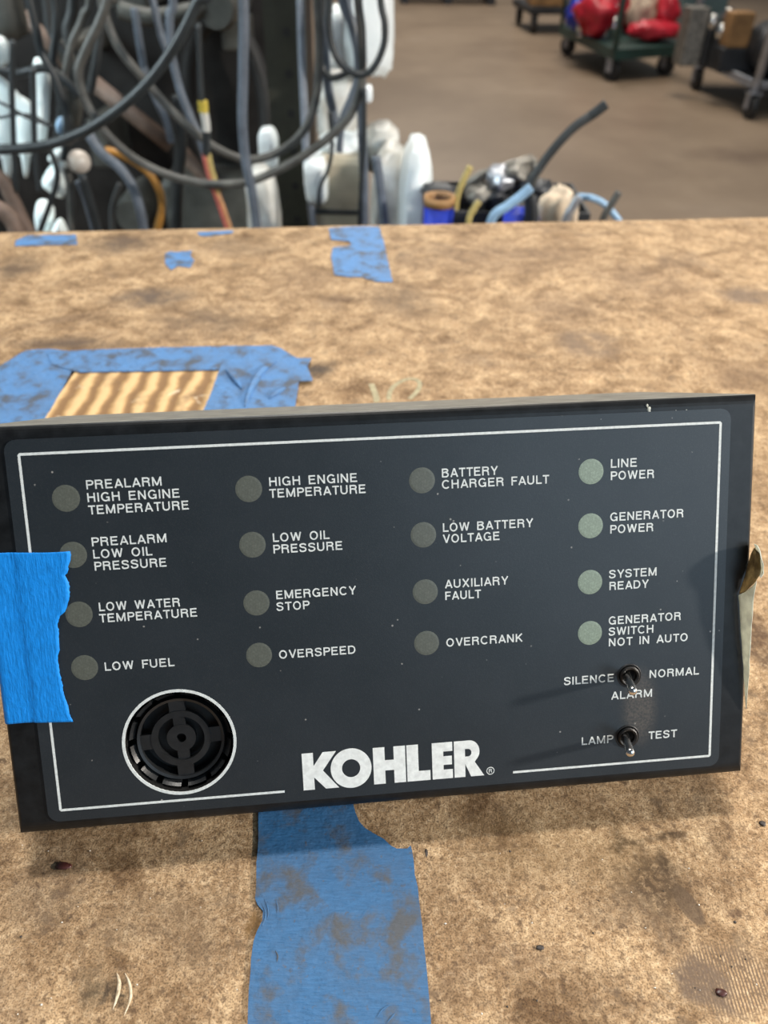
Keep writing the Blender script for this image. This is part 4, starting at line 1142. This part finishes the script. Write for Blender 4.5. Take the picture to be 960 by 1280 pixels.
# pale sheeting behind the cords on the left
def sheet(outline, Y, m, name, label, cat, dz=0.02, seed=0, group=None):
    P = [at(u, v, Y) for u, v in smoothpath2(outline)]
    c = sum(P, Vector()) / len(P)
    bm = bmesh.new()
    rings = []
    for k, (s, dy) in enumerate(((0.0, -1.0), (0.45, -0.86), (0.8, -0.5), (1.0, 0.0), (0.8, 0.5), (0.45, 0.86), (0.0, 1.0))):
        if s == 0: rings.append([bm.verts.new((0, dy * dz, 0))]); continue
        rings.append([bm.verts.new(((q - c).x * s, dy * dz + 0.25 * dz * mnoise.noise((q - c) * 60 * s + Vector((seed, k, 0))), (q - c).z * s)) for q in P])
    for A, C in zip(rings, rings[1:]):
        n = max(len(A), len(C))
        for j in range(n):
            j2 = (j + 1) % n
            if len(A) == 1: bm.faces.new((A[0], C[j], C[j2]))
            elif len(C) == 1: bm.faces.new((A[j2], A[j], C[0]))
            else: bm.faces.new((A[j], C[j], C[j2], A[j2]))
    o = obj(name, bm, m, None, True); o.location = c
    return tag(o, label, cat, group)
def smoothpath2(pts):
    q = smoothpath([Vector((u, v, 0)) for u, v in pts], 3, True)
    return [(p.x, p.y) for p in q]
GP = 'pale plastic pieces hanging at the left'
S = MAT['sheet']
sheet([(-25, 40), (0, 44), (10, 54), (12, 72), (4, 84), (-25, 86)], 1.3, S, 'plastic_sheet', 'pale plastic piece at the upper left border above the black cable', 'plastic', group=GP)
sheet([(-25, 88), (-10, 90), (2, 96), (16, 112), (18, 150), (17, 190), (13, 224), (8, 226), (3, 200), (-10, 192), (-25, 190)], 1.3, S, 'plastic_sheet', 'pale plastic strip at the left border behind the black cords', 'plastic', 0.008, group=GP)
sheet([(17, 116), (24, 118), (40, 130), (44, 150), (43, 184), (38, 196), (35, 220), (30, 220), (26, 196), (18, 186)], 1.28, S, 'plastic_sheet', 'pale plastic strip between the two black cords', 'plastic', 0.008, group=GP)
sheet([(41, 80), (50, 72), (58, 76), (63, 96), (62, 130), (60, 160), (56, 180), (46, 182), (43, 150)], 1.26, S, 'plastic_sheet', 'tall pale plastic strip right of the black cords', 'plastic', 0.008, group=GP)
cable([(-20, 120), (0, 128), (16, 136), (40, 150), (66, 156)], 1.12, 1.8, ck, 'thin black string crossing the pale plastic strips lower down')
cable([(-20, 142), (0, 147), (20, 143), (44, 146), (64, 160)], 1.14, 1.8, ck, 'thin black string crossing the pale plastic strips in the middle')
sheet([(60, 196), (72, 184), (82, 188), (80, 200), (66, 204)], 1.24, S, 'plastic_sheet', 'small pale plastic lump left of the cream knob', 'plastic', group=GP)
sheet([(52, 226), (64, 206), (82, 198), (81, 244), (72, 246), (56, 236)], 1.24, S, 'plastic_sheet', 'pale plastic wedge below the small lump', 'plastic', group=GP)
sheet([(45, 256), (54, 248), (68, 260), (64, 288), (52, 300), (44, 280)], 1.22, S, 'plastic_sheet', 'pale plastic lump low at the left above the bench edge', 'plastic', group=GP)
sheet([(66, 284), (76, 272), (84, 288), (84, 310), (60, 310)], 1.2, S, 'plastic_sheet', 'pale plastic point just above the bench edge at left', 'plastic', group=GP)
sheet([(90, 64), (84, 110), (92, 158), (100, 158), (106, 120), (100, 90)], 1.3, MAT['engine_grey'], 'grey_hose_end', 'dull grey hose end hanging inside the wide loop left side', 'hose')
sheet([(72, 148), (78, 146), (83, 158), (82, 170), (76, 168), (73, 158)], 1.2, MAT['paleblue'], 'clip', 'small blue clip hanging left of the wide loop', 'clip')
# cream knob
kp = at(99, 202, 1.12)
kn = thing('lever_knob', 'cream ball knob on a stem in the dark at left', 'knob', (kp.x, kp.y, 0))
r_ = pxr(12, 1.12)
bm = lathe(bmesh.new(), [(0, -r_)] + [(r_ * math.cos(math.radians(a)), r_ * math.sin(math.radians(a))) for a in range(-80, 90, 10)] + [(0, r_)], 28)
bmesh.ops.translate(bm, verts=bm.verts, vec=(0, 0, kp.z))
obj('ball', bm, MAT['cream'], kn, True)
obj('stem', T([Vector((0, 0, kp.z - r_ * 0.9)), Vector((0.0, 0.02, kp.z - 0.2)), Vector((0.0, 0.03, 0.0))], 0.006), MAT['cable_black'], kn, True)
# brown hoses low at the left border
cable([(-40, 200), (0, 222), (14, 246), (26, 270), (40, 300), (48, 330)], 1.1, 9, MAT['rust_pipe'], 'brown hose slanting at the lower left border', 'hose')
cable([(-40, 250), (0, 262), (20, 285), (26, 330)], 1.05, 11, MAT['rust_pipe'], 'thick brown hose lowest at the left border', 'hose')

# plastic bags
GB = 'plastic bags right of the olive post'
def bag(u0, v0, u1, v1, Y, dpt, m, label, seed, name='plastic_bag', floor=None, amp=0.22, cat='bag'):
    a, c = at(u0, v1, Y), at(u1, v0, Y)
    z0 = a.z if floor is None else floor
    rx, rz = (c.x - a.x) / 2, (c.z - z0) / 2
    bm = blob(bmesh.new(), (0, 0, 0), (1, 1, 1), seed=seed, amp=0.0, freq=1.7, sub=4)
    for v in bm.verts:
        d = v.co.copy(); k_ = 1 + amp * (0.5 * mnoise.noise(d * 1.6 + Vector((seed * 3.1, 0, 0))) + 0.55 * abs(mnoise.noise(d * 4.2 + Vector((seed, 2, 0)))) + 0.35 * abs(mnoise.noise(d * 9 + Vector((seed, 7, 0)))))
        v.co = Vector([math.copysign(abs(c_) ** 0.62, c_) for c_ in d]) * k_
        v.co.y *= dpt
    xs = [v.co.x for v in bm.verts]; zs = [v.co.z for v in bm.verts]
    sx, sz = 2 * rx / (max(xs) - min(xs)), 2 * rz / (max(zs) - min(zs))
    for v in bm.verts:
        v.co.x = (v.co.x - min(xs)) * sx - rx; v.co.z = (v.co.z - min(zs)) * sz - rz
    o = obj(name, bm, m, None, True); o.location = ((a.x + c.x) / 2, Y, z0 + rz)
    return tag(o, label, cat, GB)
bag(428, -60, 495, 96, 1.30, 0.07, MAT['white_bag'], 'white plastic bag hanging at the top behind the narrow black loop', 1)
bag(404, 6, 446, 86, 1.28, 0.03, MAT['white_bag'], 'small white bag seen inside the narrow black loop', 2, amp=0.1)
bag(398, 90, 450, 176, 1.32, 0.05, MAT['clear_wrap'], 'cloudy grey bag below the hanging white bag', 3)
bag(455, 106, 466, 128, 1.2, 0.01, MAT['white_bag'], 'tiny white scrap beside the straight slate cable', 4, amp=0.1)
bag(312, 206, 346, 300, 1.22, 0.04, MAT['clear_wrap'], 'cloudy plastic bag left of the olive post foot', 5, floor=LTZ)
bag(326, 158, 346, 212, 1.26, 0.02, MAT['white_bag'], 'narrow white plastic piece left of the olive post', 6, amp=0.15)
bag(382, 190, 412, 250, 1.24, 0.05, MAT['white_bag'], 'white plastic bunch in front of the olive post right side', 7)
bag(400, 156, 460, 215, 1.30, 0.06, MAT['white_bag'], 'crumpled white plastic on top of the wrapped carton', 8, amp=0.3)
bag(456, 154, 500, 215, 1.30, 0.05, MAT['clear_wrap'], 'grey plastic lump behind the round white bag', 9)
bag(496, 172, 544, 300, 1.18, 0.06, MAT['white_bag'], 'round puffy white bag at the right end of the bags', 10, floor=LTZ, amp=0.12)
bag(462, 180, 524, 300, 1.22, 0.07, MAT['clear_wrap'], 'cloudy yellowed bag between the carton and the round white bag', 11, floor=LTZ)
# wrapped carton
a, c = at(396, 300, 1.22), at(458, 196, 1.22)
ct = thing('wrapped_carton', 'cream carton wrapped in cloudy plastic behind the black cords', 'carton', ((a.x + c.x) / 2, 1.27, LTZ))
hw = (c.x - a.x) / 2
hz = c.z - LTZ
obj('carton', B((-hw, -0.05, 0), (hw, 0.05, hz), 0.012), mat('cream_carton', (0.48, 0.42, 0.31), 0.5, 0, 0.25, 20, 0.002), ct)
for k, z in enumerate((0.45, 0.62)):
    o = obj('strap', B((-hw * 1.02, -0.053, hz * z), (hw * 1.02, 0.053, hz * z + 0.008), 0.002), MAT['cable_mid'], ct); o['label'] = 'dark strap'

# scrap pile on the low table (about y = 1.0)
YS = 1.02
def stand(o, label, cat, group=None): return tag(o, label, cat, group)
def cup(u0, u1, v0, label):
    a, c = at(u0, v0, YS), at(u1, v0, YS)
    r_ = (c.x - a.x) / 2
    cxx = (a.x + c.x) / 2
    t = thing('blue_pot', label, 'pot', (cxx, YS, LTZ), group='blue pots in the scrap pile')
    hgt = a.z - LTZ
    obj('pot', lathe(bmesh.new(), [(0, 0), (r_ * 0.85, 0), (r_, hgt), (r_ * 0.9, hgt), (r_ * 0.78, 0.01), (0, 0.01)], 32), MAT['blue'], t, True)
    return t, r_, hgt
t, r_, hgt = cup(530, 568, 256, 'blue pot with brown rim left in the scrap pile')
o = obj('rim', lathe(bmesh.new(), [(r_ * 0.8, hgt), (r_ * 1.04, hgt), (r_ * 1.04, hgt + 0.012), (r_ * 0.8, hgt + 0.010)], 32, None, True), MAT['wood_box'], t, True); o['label'] = 'brown rim'
cup(630, 662, 262, 'blue pot in front of the cream cloth in the scrap pile')
def scrapobj(name, bm, m, label, cat, smooth=False):
    c = Vector((sum(v.co.x for v in bm.verts), sum(v.co.y for v in bm.verts), 0)) / len(bm.verts)
    c.z = min(v.co.z for v in bm.verts)
    return tag(obj(name, bm, m, None, smooth, c), label, cat)
# crate that lifts the pile
a, c = at(540, 300, YS + 0.06), at(740, 246, YS + 0.06)
sb = thing('scrap_tray', 'grey steel tray holding metal scrap behind the bench', 'tray', ((a.x + c.x) / 2, YS + 0.12, LTZ))
hw = (c.x - a.x) / 2
zt = at(600, 262, YS + 0.06).z - LTZ
bm = bmesh.new()
box(bm, (-hw, -0.07, 0), (hw, 0.07, 0.004)); box(bm, (-hw, -0.07, 0.004), (hw, -0.066, zt)); box(bm, (-hw, 0.066, 0.004), (hw, 0.07, zt)); box(bm, (-hw, -0.066, 0.004), (-hw + 0.004, 0.066, zt)); box(bm, (hw - 0.004, -0.066, 0.004), (hw, 0.066, zt))
obj('tray', bm, MAT['dark_box'], sb)
YB = YS + 0.10
# bracket frame: slanted channel with holes
bm = bmesh.new()
tube(bm, [at(576, 238, YB), at(600, 219, YB), at(640, 205, YB), at(666, 198, YB)], pxr(4.5, YB), smooth=False)
tube(bm, [at(580, 246, YB), at(612, 234, YB), at(650, 226, YB), at(668, 214, YB)], pxr(4, YB), smooth=False)
tube(bm, [at(576, 238, YB), at(580, 252, YB), at(590, 300, YB)], pxr(4, YB), smooth=False)
tube(bm, [at(666, 198, YB), at(668, 214, YB), at(662, 300, YB)], pxr(4, YB), smooth=False)
for u, v, u2, v2 in ((600, 219, 606, 240), (622, 211, 630, 232), (645, 203, 650, 226)):
    tube(bm, [at(u, v, YB), at(u2, v2, YB)], pxr(3.2, YB), smooth=False)
scrapobj('bracket_frame', bm, MAT['scrap'], 'grey steel bracket frame leaning in the scrap pile', 'bracket')
GM = 'metal lumps in the scrap pile'
for i, (u, v, r1, r2, m_, lab) in enumerate(((628, 222, 15, 11, 'steel', 'bright metal lump inside the bracket frame'), (645, 214, 12, 9, 'scrap', 'grey metal lump at the top of the bracket frame'),
        (600, 246, 16, 12, 'scrap', 'grey metal lump low left under the bracket frame'), (655, 232, 11, 10, 'dark_box', 'dark lump at the right end of the bracket frame'),
        (620, 250, 16, 12, 'dark_box', 'dark lump below the bright metal lump'), (552, 240, 18, 8, 'dark_box', 'flat black lump between the round white bag and yellow wire'), (676, 236, 12, 9, 'dark_box', 'dark lump at the foot of the black tube'), (640, 262, 22, 12, 'scrap', 'grey lump behind the right blue pot'))):
    p = at(u, v, YB - 0.012)
    bm = blob(bmesh.new(), p, (pxr(r1, YB), 0.02, pxr(r2, YB)), seed=i + 20, amp=0.5, sub=3)
    tag(obj('metal_lump', bm, MAT[m_], None, True, p), lab, 'scrap', GM)
def scable(pts, px, m, label, name, cat, Y=YS):
    c = at(pts[-1][0], pts[-1][1], Y)
    o = obj(name, T([at(u, v, Y) - c for u, v in pts], pxr(px, Y)), m, None, True); o.location = c
    return tag(o, label, cat)
scable([(588, 208), (580, 224), (572, 244), (569, 262)], 3.4, MAT['tan_wire'], 'short yellowish wire sticking up above the left blue pot', 'yellow_wire', 'wire')
scable([(599, 252), (592, 262), (586, 276), (584, 310)], 3.4, MAT['tan_wire'], 'short yellowish wire nearest the bench edge in the scrap pile', 'yellow_wire', 'wire', YS - 0.03)
bx = at(757, 131, YS - 0.02)
tb = thing('black_tube', 'long black tube rising out of the scrap pile', 'tube', at(660, 300, YS - 0.02))
obj('tube', T([at(u, v, YS - 0.02) - tb.location for u, v in ((660, 300), (662, 236), (674, 211), (694, 184), (718, 159), (740, 144), (750, 137))], pxr(4.6, YS)), MAT['cable_mid'], tb, True)
obj('tube_end', T([at(u, v, YS - 0.02) - tb.location for u, v in ((738, 145), (748, 138), (758, 130))], pxr(4.9, YS)), MAT['cable_black'], tb, True)
scable([(664, 234), (650, 246), (634, 258), (616, 272), (606, 310)], 5, MAT['paleblue'], 'pale blue strip lying across the middle of the scrap pile', 'plastic_strip', 'strip', YS - 0.04)
scable([(722, 246), (738, 247), (754, 254), (766, 266), (776, 282), (780, 310)], 3.6, MAT['paleblue'], 'thin pale blue hose arching over the right end of the scrap pile', 'blue_hose', 'hose', YS - 0.02)
scable([(774, 240), (764, 256), (754, 274), (746, 310)], 4, MAT['cable_grey'], 'grey rod crossing the pale blue hose', 'rod', 'rod', YS - 0.05)
scable([(724, 246), (716, 258), (708, 274), (702, 310)], 4.5, MAT['steel'], 'cloudy grey strap right of the cream cloth', 'strap', 'strap', YS - 0.05)
scable([(664, 246), (666, 262), (667, 310)], 6, MAT['dark_box'], 'dark can left of the cream cloth', 'metal_can', 'can', YS - 0.04)
p0, p1 = at(668, 310, YS), at(724, 236, YS)
bm = blob(bmesh.new(), ((p0.x + p1.x) / 2, YS, (p0.z + p1.z) / 2), ((p1.x - p0.x) / 2, 0.03, (p1.z - p0.z) / 2), seed=41, amp=0.35, sub=4)
scrapobj('cloth', bm, MAT['cloth'], 'crumpled cream cloth at the right of the scrap pile', 'cloth', True)

# ================================================================== far end of the hall
def caster(parent, x, y, r=0.075, h=0.16, m='rubber', rz=0.0):
    t = obj('caster', lathe(bmesh.new(), [(0.0, -0.02), (r * 0.5, -0.022), (r * 0.55, -0.02), (r * 0.92, -0.02), (r, -0.012), (r, 0.012), (r * 0.92, 0.02), (r * 0.55, 0.02), (r * 0.5, 0.022), (0, 0.022)], 24,
                             Matrix.Translation((x, y, r)) @ Matrix.Rotation(rz, 4, 'Z') @ Matrix.Rotation(math.radians(90), 4, 'Y')), MAT[m], parent)
    bm = bmesh.new()
    F_ = Matrix.Translation((x, y, 0)) @ Matrix.Rotation(rz, 4, 'Z')
    box(bm, (-0.034, -0.02, r * 0.8), (-0.028, 0.03, h), 0, F_); box(bm, (0.028, -0.02, r * 0.8), (0.034, 0.03, h), 0, F_); box(bm, (-0.04, -0.04, h - 0.006), (0.04, 0.04, h), 0, F_)
    obj('fork', bm, MAT['steel'], t)
    return t
# green cart with red things
g0 = atz(768, 66, 0.2); g1 = atz(852, 60, 0.2); g2 = atz(690, 30, 0.2)
vx = (g1 - g0); vy = (g2 - g0)
gw, gd = vx.length, min(vy.length, 1.3)
gang = math.atan2(vx.y, vx.x)
gc = thing('platform_cart', 'dark green platform cart loaded with red parts at the far end', 'cart', (g0.x, g0.y, 0), gang)
sk = vy.normalized()
lx = Matrix.Rotation(-gang, 3, 'Z') @ sk
sh_ = lx.x / lx.y
def gp(s, t): return Vector((s * gw + t * gd * sh_, t * gd, 0))
bm = bmesh.new()
lo_ = [bm.verts.new(gp(s, t) + Vector((0, 0, 0.15))) for s, t in ((0, 0), (1, 0), (1, 1), (0, 1))]
hi_ = [bm.verts.new(gp(s, t) + Vector((0, 0, 0.22))) for s, t in ((0, 0), (1, 0), (1, 1), (0, 1))]
bm.faces.new(lo_[::-1]); bm.faces.new(hi_)
for j in range(4): bm.faces.new((lo_[j], lo_[(j + 1) % 4], hi_[(j + 1) % 4], hi_[j]))
obj('deck', bm, MAT['green_cart'], gc)
for s, t in ((0.06, 0.06), (0.88, 0.06), (0.12, 0.92), (0.9, 0.92)):
    q = gp(s, t); caster(gc, q.x, q.y, 0.075, 0.15, 'rubber', 0.3)
bm = bmesh.new()
tube(bm, [gp(0.02, 0.98) + Vector((0, 0, 0.2)), gp(0.02, 0.98) + Vector((0, 0, 0.95)), gp(0.98, 0.98) + Vector((0, 0, 0.95)), gp(0.98, 0.98) + Vector((0, 0, 0.2))], 0.018, smooth=False)
obj('push_handle', bm, MAT['green_cart'], gc, True)
obj('stake', T([gp(0.02, 0.02) + Vector((0, 0, 0.2)), gp(0.02, 0.02) + Vector((0, 0, 0.85))], 0.022, smooth=False), MAT['green_cart'], gc, True)
GMW = Matrix.Translation(gc.location) @ Matrix.Rotation(gang, 4, 'Z')
GR = 'parts heaped on the green cart'
for i, (s, t, rx, ry, rz_, m_, lab, cat) in enumerate((
        (0.05, 0.42, 0.17, 0.20, 0.16, 'red', 'red lump at the left of the green cart behind the corner stake', 'red part'),
        (0.66, 0.14, 0.20, 0.12, 0.07, 'red', 'flat red lump lying along the front of the green cart', 'red part'),
        (0.90, 0.20, 0.09, 0.11, 0.16, 'red', 'tall red lump at the right front of the green cart', 'red part'),
        (0.62, 0.50, 0.14, 0.14, 0.20, 'red', 'red lump in the middle of the green cart', 'red part'),
        (-0.02, 0.66, 0.10, 0.14, 0.10, 'blue', 'blue lump at the left side of the green cart', 'blue part'),
        (0.35, 0.80, 0.20, 0.12, 0.22, 'blue', 'blue lump at the back of the green cart', 'blue part'),
        (0.62, 0.32, 0.11, 0.07, 0.16, 'cloth', 'tan lump between the red parts on the green cart', 'tan part'))):
    q = gp(s, t)
    bm = blob(bmesh.new(), (0, 0, 0), (rx * 0.85, ry * 0.8, rz_ * 0.9), seed=60 + i, amp=0.5, freq=2.6, sub=3)
    zz = min(v.co.z for v in bm.verts)
    o = obj('machine_part', bm, MAT[m_], None, True); o.location = GMW @ (q + Vector((0, 0, 0.22 - zz))); tag(o, lab, cat, GR)
for i, (u, v, Y, lab) in enumerate(((575, 11, 0, 'shiny metal ball between the two red heaps'), )):
    pass
q = GMW @ (gp(0.30, 0.22) + Vector((0, 0, 0.22 + 0.045)))
for i, (s, t, z, lab) in enumerate(((0.32, 0.40, 0.36, 'shiny metal ball fitting high between the red lumps'), (-0.06, 0.50, 0.22, 'shiny metal ball fitting at the left side of the green cart'))):
    q = gp(s, t)
    bm = bmesh.new()
    lathe(bm, [(0, 0), (0.035, 0), (0.035, max(z - 0.22, 0.02)), (0.02, max(z - 0.22, 0.02)), (0.045, max(z - 0.22, 0.02) + 0.03), (0.045, max(z - 0.22, 0.02) + 0.06), (0.02, max(z - 0.22, 0.02) + 0.085), (0, max(z - 0.22, 0.02) + 0.09)], 20)
    o = obj('ball_fitting', bm, MAT['chrome'], None, True); o.location = GMW @ (q + Vector((0, 0, 0.22))); tag(o, lab, 'fitting', GR)

# teal bin behind the cart
p = atz(868, 62, 0.0)
bm = bmesh.new()
tn = thing('teal_bin', 'grey teal bin standing between the green cart and the steel cart', 'bin', (p.x + 0.05, p.y + 0.3, 0))
bm = bmesh.new(); box(bm, (-0.2, -0.2, 0), (0.2, 0.2, 0.7), 0.02)
obj('body', bm, MAT['teal'], tn); obj('lid', B((-0.22, -0.22, 0.7), (0.22, 0.22, 0.74), 0.015), MAT['teal'], tn)

# brown box cart further back
p = atz(664, 42, 0)
wc = thing('box_trolley', 'low trolley with a brown wooden box furthest away', 'trolley', (p.x, p.y, 0), 0.1)
obj('deck', B((-0.05, -0.05, 0.17), (0.75, 0.75, 0.23), 0.006), MAT['dark_box'], wc)
for x, y in ((0.02, 0.02), (0.66, 0.02), (0.02, 0.68), (0.66, 0.68)): caster(wc, x, y, 0.085, 0.17)
bx_ = obj('wooden_box', B((-0.17, -0.2, 0), (0.17, 0.2, 0.55), 0.008), MAT['wood_box']); bx_.location = (p.x + 0.14, p.y + 0.25, 0.23)
tag(bx_, 'brown wooden box standing on the far trolley', 'box')
bm = blob(bmesh.new(), (0, 0, 0), (0.10, 0.12, 0.10), seed=80, amp=0.3, sub=3); zz = min(v.co.z for v in bm.verts)
o = obj('sack', bm, MAT['cloth'], None, True); o.location = (p.x + 0.52, p.y + 0.25, 0.23 - zz); tag(o, 'small tan sack beside the brown wooden box', 'sack')
# dark low pallet straight ahead
p = atz(560, 6, 0)
pl = thing('pallet', 'dark low pallet at the top middle of the far floor', 'pallet', (p.x, p.y, 0))
for k in range(5): obj('slat', B((-0.62, -0.0 + k * 0.2, 0.10), (0.62, 0.14 + k * 0.2, 0.13), 0.003), MAT['dark_box'], pl)
for x in (-0.55, 0, 0.55): obj('bearer', B((x - 0.05, 0, 0), (x + 0.05, 0.94, 0.10), 0.003), MAT['dark_box'], pl)

# steel cart on the right with junk
s0 = atz(934, 148, 0); s1 = atz(868, 112, 0)
vy = (s1 - s0); vy.z = 0
L_ = vy.length; sang = math.atan2(vy.y, vy.x) - math.pi / 2
scart = thing('steel_cart', 'galvanised steel cart full of metal junk at the right border', 'cart', (s0.x, s0.y, 0), sang)
L2 = L_ + 0.25
Wd = 0.75
for (x, y) in ((0, 0), (Wd, 0), (0, L2), (Wd, L2)):
    obj('post', T([Vector((x, y, 0.15)), Vector((x, y, 1.05))], 0.026, smooth=False), MAT['steel'], scart, True)
    caster(scart, x, y + (0 if y == 0 else -0.25), 0.07, 0.15)
for z in (0.19, 0.98):
    bm = bmesh.new()
    tube(bm, [Vector((0, 0, z)), Vector((Wd, 0, z)), Vector((Wd, L2, z)), Vector((0, L2, z))], 0.024, closed=True, smooth=False)
    obj('rail', bm, MAT['steel'], scart, True)
obj('shelf', B((0.02, 0.02, 0.185), (Wd - 0.02, L2 - 0.02, 0.20)), MAT['dark_box'], scart)
SMW = Matrix.Translation(scart.location) @ Matrix.Rotation(sang, 4, 'Z')
GJ = 'junk heaped on the steel cart shelf'
def junk(x, y, bm, m, label, cat, name, smooth=True):
    zz = min(v.co.z for v in bm.verts)
    o = obj(name, bm, MAT[m], None, smooth); o.location = SMW @ Vector((x, y, 0.2 - zz)); o.rotation_euler = (0, 0, sang)
    return tag(o, label, cat, GJ)
def motor(r, l):
    return lathe(bmesh.new(), [(0, -l / 2 - 0.05), (0.02, -l / 2 - 0.05), (0.02, -l / 2), (r * 0.8, -l / 2), (r, -l / 2 + 0.03), (r, l / 2 - 0.03), (r * 0.8, l / 2), (0, l / 2)], 24, Matrix.Rotation(math.radians(90), 4, 'X'))
junk(0.20, 0.30, motor(0.15, 0.34), 'dark_box', 'black motor nearest on the steel cart shelf', 'motor', 'motor')
junk(0.52, 0.30, motor(0.16, 0.36), 'dark_box', 'black motor behind the near corner post', 'motor', 'motor')
def stack(u, v0, Y, m, label, cat, name, half, build):
    p = at(u, v0, Y); o = obj(name, build(p.z - 0.2), MAT[m]); o.location = (p.x, Y, 0.2); o.rotation_euler = (0, 0, sang)
    return tag(o, label, cat, GJ)
stack(922, 58, 5.98, 'dark_box', 'dark crate under the brown box on the steel cart', 'crate', 'crate', 0.1, lambda z: B((-0.13, -0.08, 0), (0.11, 0.08, z), 0.01))
zc = at(922, 58, 5.98).z
p = at(927, 14, 5.98); bb = obj('brown_box', B((-0.075, -0.07, 0), (0.075, 0.07, p.z - zc), 0.01), MAT['wood_box']); bb.location = (p.x, 5.98, zc); bb.rotation_euler = (0.0, 0, sang)
tag(bb, 'brown box on top of the dark crate on the steel cart', 'box', GJ)
for (u, v, Y, lab) in ((893, 18, 6.16, 'leftmost dark can with a shiny cap on the steel cart'), (904, 30, 6.06, 'lowest dark can with a shiny cap on the steel cart'), (913, 10, 6.20, 'highest dark can with a shiny cap on the steel cart')):
    z = at(u, v, Y).z - 0.2
    cn = stack(u, v, Y, 'dark_box', lab, 'can', 'metal_can', 0.04, lambda z: lathe(bmesh.new(), [(0, 0), (0.035, 0), (0.04, 0.01), (0.04, z - 0.08), (0, z - 0.08)], 20))
    cp = obj('cap', lathe(bmesh.new(), [(0, z - 0.08), (0.040, z - 0.08), (0.040, z - 0.03), (0.028, z - 0.015), (0.028, z), (0, z)], 20), MAT['chrome'], cn, True); cp['label'] = 'shiny cap'
stack(878, 8, 6.2, 'scrap', 'grey steel box with a bright top edge at the far end of the steel cart', 'box', 'steel_box', 0.1, lambda z: B((-0.10, -0.08, 0), (0.035, 0.08, z), 0.01))
